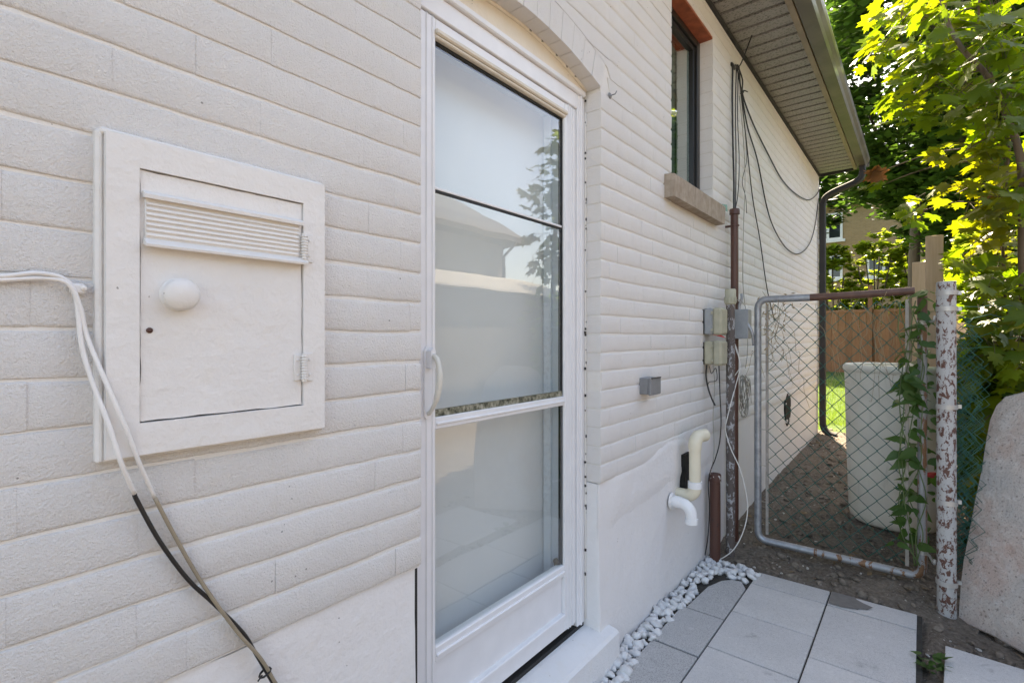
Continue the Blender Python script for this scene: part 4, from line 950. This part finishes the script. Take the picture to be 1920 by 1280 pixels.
# main terminal post
PX, PY = 1.076, 3.20
post = thing('fence_post', 'thick steel post with peeling silver paint, rust and band clamps', 'post', (PX, PY, -.09))
ptop = at_y(1781, 528, PY); rp = .0375
mb = MB(); mb.tube([(PX-.0002*k, PY, -.12+(ptop.z+.12)*k/12) for k in range(13)], rp, 22); mb.build('shaft', M['flaky_post'], post, 'auto')
mb = MB(); mb.lathe((PX, PY, ptop.z), [(rp, -.002), (rp*.93, .001), (rp*.86, -.004), (rp*.85, -.05)], 22); mb.build('open_top', M['clamp'], post, True)
for py in (549, 579, 762, 941, 1092):
    zz = at_y(1780, py, PY).z; mb = MB(); mb.lathe((PX, PY, zz), [(rp, -.011), (rp+.004, -.011), (rp+.0045, .011), (rp, .011)], 22); mb.box(PX+rp*.2, PX+rp+.018, PY+rp*.75, PY+rp*.95, zz-.009, zz+.009); mb.build('band_clamp', M['clamp'], post, 'auto')
for py in (602, 1048):
    zz = at_y(1755, py, PY+.08).z; mb = MB(); mb.tube(crom([(PX-rp-.006, PY+.0, zz+.025), (PX-rp-.010, PY+.01, zz), (gx1+.03, GYP-.06, zz-.002), (gx1+.012, GYP-.012, zz-.004)], 5), .006, 7); mb.lathe((gx1, GYP, zz-.004), [(rt, -.012), (rt+.004, -.012), (rt+.004, .012), (rt, .012)], 14); mb.build('hinge', M['clamp'], post, 'auto')
# crumpled green mesh behind the post
rn = random.Random(12); mb = MB()
for k in range(26):
    x_ = PX+.04+.10*rn.random(); y_ = PY+.05+.14*rn.random(); z_ = rn.uniform(.1, .3); pts = []
    zt_ = rn.uniform(1.1, 1.5)
    n = int((zt_-z_)/.05); 
    for j in range(n): pts.append((x_+.022*(1 if j % 2 else -1)+.03*noise.noise((k, j*.3, 0)), y_+.03*noise.noise((k*2, j*.4, 4)), z_+j*.05))
    mb.tube(pts, .0018, 4)
for k in range(5):
    pts = [(PX+.05+.04*j+.02*noise.noise((k, j*.7, 2)), PY+.1+.05*j, 1.25+.05*k+.04*noise.noise((k*3, j*.5, 8))) for j in range(9)]; mb.tube(pts, .0018, 4)
tag(mb.build('loose_mesh', M['green_wire'], None, True, 'stuff'), 'crumpled green chain link wire bunched behind the steel post', 'wire mesh')
# barrel
BX, BY = .835, 4.30; bz0 = gz(BX, BY)-.01
brl = thing('barrel', 'tall open cream plastic barrel standing behind the gate', 'barrel', (BX, BY, bz0))
mb = MB(); mb.lathe((BX, BY, bz0), [(.001, .0), (.232, 0), (.248, .012), (.255, .05), (.270, .5), (.278, .9), (.281, 1.02)], 48); mb.lathe((BX, BY, bz0), [(.270, 1.05), (.269, .95), (.262, .80), (.001, .79)], 48); mb.build('shell', M['barrel'], brl, True)
mb = MB(); mb.lathe((BX, BY, bz0), [(.279, 1.005), (.288, 1.012), (.292, 1.035), (.288, 1.056), (.276, 1.060), (.269, 1.05)], 48); mb.build('rim', M['barrel'], brl, True)
# leaning slab
s_bl = at_z(1796, 1163, -.05); s_br = Vector((1.62, 2.78, -.05)); 
sb_ = [(1796, 1163), (1800, 1100), (1806, 1050), (1816, 1000), (1827, 940), (1840, 880), (1849, 820), (1856, 785), (1868, 758), (1884, 742), (1935, 730), (2040, 735), (2110, 800), (2130, 900), (2120, 1100), (2080, 1300), (1925, 1228), (1860, 1192)]
n_s = Vector((-(s_br.y-s_bl.y), (s_br.x-s_bl.x), 0)).normalized(); lean = .22
nn = (Vector((n_s.x, n_s.y, 0))*math.cos(lean)*-1+Vector((0, 0, 1))*math.sin(lean)).normalized()
pts = []
for (a, b_) in sb_:
    r_ = ray(a, b_); t = (s_bl-CAM).dot(nn)/r_.dot(nn); pts.append(CAM+r_*t)
mb = MB(); n = len(pts); cen = sum(pts, Vector())/n; back = nn*-.055
fr2 = [p+(cen-p)*.012+nn*0 for p in pts]; outer = [p-nn*.008+Vector((0, 0, .004*noise.noise(p*20))) for p in pts]
rings = [fr2, outer, [p+back for p in outer]]
mids = []
vs = [p for rg in rings for p in rg]+[cen, cen+back]
fs = []
for r_ in range(2):
    for k in range(n): l = (k+1) % n; fs.append((r_*n+k, r_*n+l, (r_+1)*n+l, (r_+1)*n+k))
for k in range(n): l = (k+1) % n; fs.append((k, l, 3*n)); fs.append((2*n+k, 3*n+1, 2*n+l))
mb.add(vs, fs); tag(mb.build('leaning_slab', M['oldslab'], None, 'auto'), 'rough pinkish concrete slab leaning upright beside the steel post', 'concrete slab')
# wooden neighbour fence along the yard
fence = thing('wooden_fence', 'pale cedar board fence running back behind the barrel', 'fence', (1.12, 7, .1))
for (px, pyt, yy, wdt) in ((1752, 441, 4.2, .089), (1723, 491, 5.35, .089), (1716, 0, 8.1, .089), (1719, 0, 10.8, .089)):
    c = at_y(px, pyt if pyt else 520, yy); zt = c.z if pyt else 1.98; xx = c.x if pyt else 1.03
    mb = MB(); mb.box(xx-wdt/2, xx+wdt/2, yy, yy+wdt, gz(xx, yy)-.1, zt, .004); mb.build('post', M['cedar'], fence)
y = 7.6; rn = random.Random(77)
while y < 13:
    mb = MB(); mb.box(1.085+rn.uniform(0, .004), 1.105, y, y+.138, gz(1.1, y)+.03, 1.34+rn.uniform(-.01, .01), .003); mb.build('board', M['cedar'], fence); y += .145
for zz in (.4, 1.2):
    mb = MB(); mb.box(1.045, 1.0845, 4.3, 13, zz-.045, zz+.045, .003); mb.build('rail', M['cedar'], fence)
# sunlit board fence across the neighbour's yard
nf = thing('cross_fence', 'sunlit pinkish board fence glimpsed through the maple leaves', 'fence', (3, 9.5, 0))
x = 1.2; 
while x < 6.5:
    mb = MB(); mb.box(x, x+.135, 9.5, 9.52, -.05, 1.65+rn.uniform(-.01, .01), .003); mb.build('board', M['cedar'], nf); x += .143
# far fence
FY = 20.5; far = thing('far_fence', 'tall brown board fence across the end of the sunny lawn', 'fence', (-.5, FY, .3))
x = -5.2
while x < 3.2:
    mb = MB(); mb.box(x, x+.19, FY+rn.uniform(0, .01), FY+.03, gz(x, FY)-.05, 2.23+rn.uniform(-.012, .012), .004); mb.build('board', M['farcedar'], far); x += .198
for xx in (-4.6, -2.5, -.35, 1.8):
    mb = MB(); mb.box(xx-.06, xx+.06, FY-.12, FY-.005, gz(xx, FY)-.1, 3.0, .01); mb.build('post', M['farcedar'], far)
mb = MB(); mb.box(-5.2, 3.2, FY-.03, FY-.006, 2.13, 2.2, .004); mb.build('rail', M['farcedar'], far)
# ================================================================== VEGETATION
HALF = [(0, 1.0), (.085, .80), (.20, .83), (.165, .60), (.30, .62), (.58, .74), (.53, .55), (.66, .47), (.44, .31), (.50, .17), (.62, .02), (.42, -.02), (.24, -.12), (.05, -.03)]
def leaf_geo(kind, seed):
    rn = random.Random(seed)
    if kind == 'maple': half = HALF; c = (0, .28)
    elif kind == 'ovate': half = [(0, 1.0), (.06, .80), (.17, .54), (.25, .32), (.23, .12), (.10, .0)]; c = (0, .35)
    else: half = [(0, 1.0), (.11, .6), (.13, .3), (.06, 0)]; c = (0, .4)
    h2 = [(x*(1+rn.uniform(-.06, .06)), y*(1+rn.uniform(-.04, .04))) for x, y in half]
    out = h2+[(-x*(1+rn.uniform(-.06, .06)), y) for x, y in h2[:0:-1]]
    cur = rn.uniform(.10, .28); fold = rn.uniform(.05, .22); wv = rn.uniform(0, 6)
    def P(x, y): return (x, y, -cur*(y*y if y > 0 else 0)+fold*abs(x)-.25*x*x+.03*math.sin(9*x+wv)*abs(y))
    vs = [P(*c)]+[P(*q) for q in out]; n = len(out)
    return vs, [(0, 1+k, 1+(k+1) % n) for k in range(n)]
LEAF = {}
for mk in ('maple', 'maple_gold', 'maple_orange'):
    LEAF[mk] = []
    for s in range(4):
        mb = MB(); vs, fs = leaf_geo('maple', s); mb.add(vs, fs); LEAF[mk].append(mb.mesh('leaf', M[mk], True))
def orient(tip, up, rn, tilt):
    y_ = tip.normalized(); z_ = (up+Vector((rn.uniform(-tilt, tilt), rn.uniform(-tilt, tilt), rn.uniform(-tilt*.3, tilt*.3))))
    z_ = (z_-y_*z_.dot(y_)).normalized(); x_ = y_.cross(z_)
    return Matrix((x_, y_, z_)).transposed()
MX, MY = 1.43, 3.78
maple = thing('maple_tree', 'young maple with large translucent yellow-green leaves beside the eave', 'maple tree', (MX, MY, -.05))
stem1 = crom([(MX, MY, -.08), (MX+.01, MY, .6), at_y(1919, 520, MY), at_y(1917, 330, MY), at_y(1896, 240, MY), at_y(1852, 145, MY), at_y(1803, 90, MY), at_y(1770, 20, MY+.1), at_y(1740, -120, MY+.2)], 6)
stem2 = crom([at_y(1919, 360, MY), at_y(1908, 262, MY+.05), at_y(1880, 180, MY+.08), at_y(1858, 140, MY+.1), at_y(1835, 40, MY+.15), at_y(1850, -150, MY+.2)], 6)
ns = len(stem1)
mb = MB(); mb.tube(stem1, [.026-.019*k/ns for k in range(ns)], 10); trunk = mb.build('trunk', M['bark'], maple, True)
mb = MB(); mb.tube(stem2, [.012-.008*k/len(stem2) for k in range(len(stem2))], 8); mb.build('stem', M['bark'], trunk, True)
st3 = crom([at_y(1885, 560, 4.1), at_y(1880, 420, 4.1), at_y(1893, 270, 4.1), at_y(1900, 200, 4.0)], 5); mb = MB(); mb.tube(st3, .008, 6); mb.build('stem', M['bark'], trunk, True)
CL = [(1690, 50, 80, 55, 4.3, 5.0, 42, 'maple'), (1640, 110, 40, 35, 4.5, 4.9, 12, 'maple'), (1770, 60, 90, 70, 3.7, 4.8, 55, 'maple'), (1870, 60, 70, 80, 3.4, 4.4, 42, 'maple'), (1740, 140, 70, 45, 3.9, 4.6, 34, 'maple'),
      (1690, 205, 45, 32, 4.0, 4.5, 13, 'maple'), (1800, 175, 70, 45, 3.5, 4.3, 26, 'maple'), (1885, 200, 50, 60, 3.3, 4.0, 22, 'maple'), (1770, 225, 50, 22, 3.8, 4.3, 10, 'maple'),
      (1850, 265, 50, 30, 3.6, 4.3, 13, 'maple'), (1800, 290, 55, 25, 3.7, 4.2, 9, 'maple_gold'), (1860, 330, 60, 35, 3.6, 4.4, 20, 'maple_gold'), (1790, 365, 45, 22, 3.8, 4.3, 7, 'maple_gold'), (1880, 385, 45, 35, 3.4, 4.2, 18, 'maple_gold'),
      (1720, 398, 34, 28, 3.9, 4.4, 9, 'maple'), (1850, 420, 55, 25, 3.6, 4.4, 14, 'maple_gold'), (1875, 470, 60, 35, 3.6, 4.8, 24, 'maple_gold'), (1820, 500, 45, 32, 3.7, 4.5, 16, 'maple'), (1885, 540, 45, 35, 3.5, 4.4, 20, 'maple'),
      (1640, 326, 12, 6, 4.6, 4.7, 2, 'maple_orange'), (1862, 378, 8, 6, 3.8, 3.9, 2, 'maple_orange'), (1640, 352, 20, 8, 4.5, 4.6, 3, 'maple'),
      (1835, 580, 35, 35, 3.55, 4.4, 18, 'maple'), (1880, 610, 45, 40, 3.4, 4.4, 24, 'maple'), (1840, 660, 40, 45, 3.55, 4.3, 24, 'maple'), (1895, 680, 40, 40, 3.35, 4.0, 18, 'maple'), (1835, 740, 35, 40, 3.5, 4.1, 20, 'maple'), (1880, 720, 50, 40, 3.5, 4.2, 20, 'maple'), (1822, 820, 26, 45, 3.45, 3.9, 24, 'maple'), (1815, 900, 18, 55, 3.45, 3.8, 20, 'maple'), (1812, 680, 18, 60, 3.4, 3.8, 16, 'maple'), (1870, 640, 60, 70, 3.6, 4.4, 26, 'maple'), (1850, 800, 40, 60, 3.6, 4.2, 20, 'maple'), (1960, 300, 60, 250, 3.4, 4.4, 50, 'maple'), (1960, 650, 60, 150, 3.4, 4.2, 30, 'maple'), (1820, -90, 130, 70, 3.6, 4.8, 40, 'maple')]
rn = random.Random(99); leaves = []; tw = MB()
allst = stem1+stem2+st3
for (cx, cy, rx, ry, y0, y1, n, mk) in CL:
    cen = at_y(cx, cy, (y0+y1)/2)
    near = min(allst, key=lambda p: (p-cen).length+.4*max(0, p.z-cen.z))
    mid = (near+cen)/2+Vector((0, 0, .05)); tw.tube(crom([near, mid, cen], 5), [.006-.0035*k/10 for k in range(11)], 5)
    for i in range(int(n*(1.6 if cy < 240 else 1.5))):
        while True:
            u, v = rn.uniform(-1, 1), rn.uniform(-1, 1)
            if u*u+v*v < 1: break
        p = at_y(cx+u*rx, cy+v*ry, rn.uniform(y0, y1))
        if p.x < .56 and p.z > 3.2: continue
        out = (p-cen); out.z *= .3; out = out.normalized() if out.length > .01 else Vector((1, 0, 0))
        tip = (out+Vector((rn.uniform(-.7, .7), rn.uniform(-.7, .7), rn.uniform(-.75, -.05)))).normalized()
        s = rn.uniform(.068, .125)*(.9 if mk == 'maple_gold' else 1); mt = orient(tip, Vector((0, 0, 1)), rn, .75)
        base = p-tip*s*.4; leaves.append((base, mt, s, mk if not (mk == 'maple' and rn.random() < .10) else 'maple_gold'))
        pet = base-tip*rn.uniform(.04, .09)+Vector((0, 0, rn.uniform(.0, .03))); tw.tube([base, pet], .0011, 3, False)
        if rn.random() < .6: tw.tube([pet, pet+(cen-pet)*rn.uniform(.4, .9)+Vector((0, 0, .01))], .0016, 3, False)
tw.build('twigs', M['bark'], maple, True, 'stuff')
def lsize(L):
    q = proj(L[0])
    if q is None or not (-20 < q[0] < 1940 and -20 < q[1] < 1300): return 0
    return L[2]/(L[0]-CAM).length
leaves.sort(key=lambda L: -lsize(L)); rest = {}
for i, (p, mt, s, mk) in enumerate(leaves):
    if i < 295: link('leaf', rn.choice(LEAF[mk]), maple, p, mt.to_euler(), None, s)
    else:
        me = rn.choice(LEAF[mk]); rest.setdefault(mk, MB()).add([p+mt@(v.co*s) for v in me.vertices], [tuple(f.vertices) for f in me.polygons])
rm = MB(); mlist = []
for k, (mk, mb) in enumerate(rest.items()): rm.cur = k; rm.add(mb.v, mb.f); mlist.append(M[mk])
rm.build('crown', mlist, maple, True, 'stuff')
# vine on the gate
vine = thing('climbing_vine', 'green leafy vine climbing the latch side of the gate', 'vine', (.95, 3.33, 0))
rv = random.Random(41); sm = MB()
VS = [crom([at_y(1722+rv.uniform(-8, 8), 1060, 3.32)]+[at_y(1705+22*math.sin(k*.9+j)+rv.uniform(-9, 12), 1060-k*62, 3.325+rv.uniform(-.03, .02)) for k in range(1, 9)], 5) for j in range(5)]
for s_ in VS: sm.tube(s_, .0026, 5)
sm.build('stems', M['greenstem'], vine, True)
VL = []
for s in range(3):
    mb = MB(); vs, fs = leaf_geo('ovate', 50+s); mb.add(vs, fs); VL.append(mb.mesh('leaf', M['vine'], True))
def vleaf(px, py, yy, s, par=None):
    p = at_y(px, py, yy); a = rv.uniform(0, 6.283)
    tip = Vector((math.cos(a), -.35+.5*math.sin(a), rv.uniform(-.9, .1))).normalized()
    link('leaf', rv.choice(VL), par or vine, p, orient(tip, Vector((0, -.7, .7)), rv, .7).to_euler(), None, s)
for k in range(120):
    t = rv.random(); py = 545+480*t**1.15; px = 1703+rv.gauss(0, 11)+(4 if py < 700 else -2)+(22 if py < 620 else 0)
    vleaf(px, py, rv.uniform(3.28, 3.42), rv.uniform(.05, .105))
for k in range(40):
    vleaf(1750+rv.gauss(0, 12), rv.uniform(560, 1010), rv.uniform(3.45, 3.7), rv.uniform(.04, .08))
# dry tendrils on the gate mesh
rv = random.Random(17); dv = MB()
for k in range(26):
    px = rv.choice([rv.uniform(1432, 1475), rv.uniform(1560, 1680), rv.uniform(1440, 1690)]); py = rv.uniform(545, 590); pts = []
    dx = rv.uniform(-6, 6)
    for j in range(rv.randint(5, 12)):
        pts.append(at_y(px+dx*j+rv.uniform(-7, 7), py+j*rv.uniform(14, 19), 3.36+rv.uniform(-.015, .015)))
    dv.tube(crom(pts, 4), .0012, 3, False)
for k in range(70):
    px, py = rv.choice([(1445, 590), (1450, 610), (1440, 640), (1475, 585)]); p = at_y(px+rv.gauss(0, 12), py+rv.gauss(0, 22), 3.355); L = rv.uniform(.006, .016); d = Vector((rv.uniform(-1, 1), 0, rv.uniform(-1, 1))).normalized(); q = Vector((-d.z, .3, d.x))
    dv.add([p, p+d*L+q*L*.3, p+d*L*2, p+d*L-q*L*.3], [(0, 1, 2, 3)])
tag(dv.build('dry_vine', M['dry'], None, True, 'stuff'), 'dry withered vine tendrils tangled in the gate mesh', 'dry vine')
# weeds
def weed(px, py, n, size, label):
    p = at_z(px, py, -.03); o = thing('weed', label, 'weed', p)
    for k in range(n):
        a = rv.uniform(0, 6.283); r_ = rv.uniform(.01, .05); q = p+Vector((math.cos(a)*r_, math.sin(a)*r_, rv.uniform(.01, .06)))
        tip = Vector((math.cos(a), math.sin(a), rv.uniform(-.1, .6))).normalized(); link('leaf', rv.choice(VL), o, q, orient(tip, Vector((0, 0, 1)), rv, .5).to_euler(), None, rv.uniform(.6, 1)*size)
weed(1752, 1262, 26, .055, 'green weed growing in the gap between the two paver areas')
weed(1745, 1075, 12, .05, 'small weed at the foot of the latch side of the gate')
weed(1545, 790, 10, .06, 'small weed by the foot of the downspout')
# red scrap behind the gate
p = at_y(1750, 893, 3.75); me = blob_mesh('scrap', M['red'], 2, 2, .2, .8); o = link('red_scrap', me, None, p, None, None, .035); tag(o, 'red plastic scrap half hidden behind the gate stile', 'plastic scrap')
# ---- trees
def crown_geo(mb, c, rad, ncl, per, ls, rn, shape='ell'):
    c = Vector(c)
    for i in range(ncl):
        while True:
            u = Vector((rn.uniform(-1, 1), rn.uniform(-1, 1), rn.uniform(-1, 1)))
            if .12 < u.length < 1: break
        u = u.normalized()*(u.length**.45)
        cc_ = c+Vector((u.x*rad[0], u.y*rad[1], u.z*rad[2])); cr = rn.uniform(.10, .24)*min(rad)
        for j in range(per):
            d = Vector((rn.gauss(0, 1), rn.gauss(0, 1), rn.gauss(0, .6))); p = cc_+d*cr*.62
            s = ls*rn.uniform(.6, 1.3); a = rn.uniform(0, 6.283); tl_ = rn.uniform(-.8, .8)
            x_ = Vector((math.cos(a), math.sin(a), tl_*.6)); y_ = Vector((-math.sin(a), math.cos(a), rn.uniform(-.7, .4)))
            mb.add([p-x_*s*.5, p-x_*s*.1-y_*s*.36, p+x_*s*.55-y_*s*.05, p-x_*s*.05+y_*s*.4], [(0, 1, 2, 3)])
def tree(label, base, c, rad, ncl, per, ls, mat, seed, group=None, name='tree', cat='tree', limbs=9, tr_=.16):
    rn = random.Random(seed); base = Vector(base); c = Vector(c); o = thing(name, label, cat, base, group)
    mb = MB(); top_ = c+Vector((0, 0, rad[2]*.5)); path = crom([base-Vector((0, 0, .2)), base+(c-base)*.35+Vector((rn.uniform(-.15, .15), rn.uniform(-.15, .15), 0)), c, top_], 5)
    mb.tube(path, [tr_*(1-.8*k/len(path)) for k in range(len(path))], 10)
    for k in range(limbs):
        s = path[rn.randint(len(path)//3, len(path)-2)]; u = Vector((rn.uniform(-1, 1), rn.uniform(-1, 1), rn.uniform(-.3, .9))).normalized(); e = c+Vector((u.x*rad[0], u.y*rad[1], u.z*rad[2]))*.85
        mb.tube(crom([s, (s+e)/2+Vector((0, 0, .1*rad[2])), e], 4), [tr_*.35*(1-.09*q) for q in range(9)], 6)
    mb.build('trunk', M['bark_dark'], o, True)
    mb = MB(); crown_geo(mb, c, rad, ncl, per, ls, rn); mb.build('crown', M[mat], o, False, 'stuff'); return o
G = 'trees behind the yard'
tree('big dark green tree rising behind the gutter corner', (.9, 16, .4), (1.0, 16, 7.8), (2.4, 2.2, 3.3), 260, 110, .20, 'tree', 1)
tree('dark tree with low drooping boughs in front of the yellow house', (1.5, 17.5, .4), (1.25, 17.5, 5.2), (1.1, 1.3, 1.3), 90, 110, .18, 'tree', 2, None, 'tree', 'tree', 6, .10)
tree('tall leafy tree standing behind the cross fence boards', (3.4, 15.5, .3), (3.2, 15.5, 5.2), (2.2, 2.2, 3.5), 230, 110, .20, 'tree', 3)
tree('dark tree hanging over the left side of the yellow house', (-3.8, 22.5, .5), (-2.7, 22.5, 6.9), (1.7, 1.5, 1.7), 110, 110, .20, 'tree', 4)
tree('distant high tree filling the gap above the roofs', (6.5, 32, .8), (6.0, 32, 8.5), (4, 3, 6), 260, 100, .34, 'tree', 6)
def shrub(label, c, rad, ncl, per, ls, mat, seed, group=None):
    rn = random.Random(seed); c = Vector(c); b0 = Vector((c.x, c.y, gz(c.x, c.y))); o = thing('shrub', label, 'shrub', b0, group)
    mb = MB()
    for k in range(7):
        u = Vector((rn.uniform(-1, 1), rn.uniform(-1, 1), rn.uniform(0, 1))); mb.tube(crom([b0-Vector((0, 0, .1)), (b0+c)/2+u*.15, c+Vector((u.x*rad[0], u.y*rad[1], u.z*rad[2]))*.7], 4), .02, 5)
    mb.build('stems', M['bark_dark'], o, True); mb = MB(); crown_geo(mb, c, rad, ncl, per, ls, rn); mb.build('foliage', M[mat], o, False, 'stuff')
GS = 'bright shrubs behind the far fence'
shrub('bright sunlit shrub behind the far fence, nearest the yellow house window', (-1.5, 21.6, 3.1), (.85, .7, 1.5), 85, 60, .15, 'shrub', 11)
shrub('bright sunlit shrub behind the middle of the far fence', (-.3, 21.7, 3.3), (.9, .7, 1.7), 85, 60, .15, 'shrub', 12)
shrub('bright sunlit shrub behind the far fence beside the cedar fence posts', (1.0, 21.5, 3.4), (.95, .7, 1.9), 85, 60, .15, 'shrub', 13)
shrub('loose yellow-green shrub between cedar fence and maple', (1.75, 7.6, 1.9), (.55, .9, 1.0), 80, 70, .085, 'shrub', 14)
shrub('dark undergrowth shrub behind the leaning slab', (1.62, 4.55, .75), (.42, .45, .85), 130, 70, .085, 'tree', 15)
shrub('dark narrow undergrowth right behind the steel post', (1.30, 3.85, .55), (.17, .28, .62), 70, 60, .07, 'tree', 16)
# lawn grass
mb = MB(); rg = random.Random(3)
for k in range(26000):
    y_ = 7.7+9*rg.random()**1.6; x_ = rg.uniform(-1.5 if y_ > 7.4 else 0, 1.9)
    if y_ < 7.75+.3*noise.noise((x_*4, 0, 0)): continue
    z_ = gz(x_, y_); a = rg.uniform(0, 6.283); h_ = rg.uniform(.03, .085); d = Vector((math.cos(a), math.sin(a), 0))
    l_ = Vector((rg.uniform(-.03, .03), rg.uniform(-.03, .03), h_)); p = Vector((x_, y_, z_-.005)); mb.add([p-d*.004, p+d*.004, p+l_], [(0, 1, 2)])
tag(mb.build('lawn_grass', M['grass'], None, False, 'stuff'), 'sunlit green lawn grass beyond the corner of the house', 'grass')
# ================================================================== BUILDINGS
HYf = 27.0
yh = thing('yellow_house', 'distant yellow brick two storey house behind the trees', 'house', (-6, HYf, .6))
mb = MB(); mb.box(-14, 1.6, HYf, HYf+8, 0, 7.4); mb.build('wall', M['yellowbrick'], yh)
mb = MB(); mb.prism([(-14.6, 7.25), (2.2, 7.25), (2.2, 7.42), (-2, 7.7), (-10, 7.7), (-14.6, 7.42)], HYf-.5, HYf+8.5, 'y'); mb.build('roof', M['roof'], yh)
def fwin(par, x0, x1, z0, z1, yy):
    mb = MB(); t_ = .09
    for (a, b_, c, d) in ((x0, x1, z0, z0+t_), (x0, x1, z1-t_, z1), (x0, x0+t_, z0+t_, z1-t_), (x1-t_, x1, z0+t_, z1-t_), ((x0+x1)/2-.05, (x0+x1)/2+.05, z0+t_, z1-t_)): mb.box(a, b_, yy-.06, yy-.002, c, d)
    w_ = mb.build('window', M['whitetrim'], par); mb = MB(); mb.box(x0+t_, x1-t_, yy-.02, yy-.003, z0+t_, z1-t_); mb.build('pane', M['farglass'], w_)
    mb = MB(); mb.box(x0-.1, x1+.1, yy-.12, yy-.001, z0-.12, z0-.002); mb.build('sill', M['whitetrim'], w_)
wp0 = at_y(1535, 488, HYf); wp1 = at_y(1580, 522, HYf); fwin(yh, wp0.x, wp1.x, wp1.z, wp0.z+.2, HYf)
fwin(yh, wp0.x-.2, wp1.x, 5.7, 6.9, HYf); fwin(yh, -.9, .3, wp1.z, wp0.z, HYf)
ng = thing('neighbour_garage', 'low garage with pale sunlit shingle roof, seen mirrored in the door glass', 'garage', (5.5, 3.5, 0))
mb = MB(); mb.box(4.35, 7.6, -3, 9.3, -.3, 2.05); mb.build('wall', M['brownboard'], ng)
mb = MB()
for k in range(9):
    x0 = 4.15+k*.215; z0 = 2.06+k*.062; mb.box(x0, x0+.23, -3.2, 9.5, z0, z0+.028)
mb.prism([(6.08, 2.63), (7.9, 2.06), (7.9, 2.04), (4.3, 2.052), (6.0, 2.55)], -3.19, 9.49, 'y'); mb.build('roof', M['roof_light'], ng)
nh = thing('neighbour_house', 'tan brick neighbour house beyond the garage, mirrored in the glass', 'house', (12, 4, 0))
mb = MB(); mb.box(9.4, 16, -5, 12.6, -.3, 4.4); mb.build('wall', M['tanbrick'], nh)
mb = MB(); mb.prism([(8.8, 4.30), (8.8, 4.46), (12.7, 6.6), (16.6, 4.46), (16.6, 4.30)], -5.5, 13.1, 'y'); mb.build('roof', M['roof'], nh)
mb = MB(); mb.tube([(8.85, 12.5, 4.3), (9.3, 12.5, 3.9), (9.33, 12.5, .2)], .05, 8); mb.build('downspout', M['charcoal'], nh)
cf = thing('conifer', 'tall pointed conifer mirrored in the window', 'conifer', (6.4, 18.5, .2)); rn = random.Random(60)
mb = MB(); mb.tube([(6.4, 18.5, 0), (6.4, 18.5, 10)], [.16, .02], 8); mb.build('trunk', M['bark_dark'], cf, True); mb = MB()
for k in range(9000):
    h_ = 1+9.2*rn.random()**.9; r_ = 1.9*(1-(h_-1)/9.6)*rn.random()**.6; a = rn.uniform(0, 6.283); p = Vector((6.4+r_*math.cos(a), 18.5+r_*math.sin(a), h_-r_*.35)); d = Vector((math.cos(a), math.sin(a), -.5+rn.uniform(-.3, .3)))*.28; s_ = Vector((-math.sin(a), math.cos(a), 0))*.07
    mb.add([p-s_, p+s_, p+d], [(0, 1, 2)])
mb.build('crown', M['conifer'], cf, False, 'stuff')
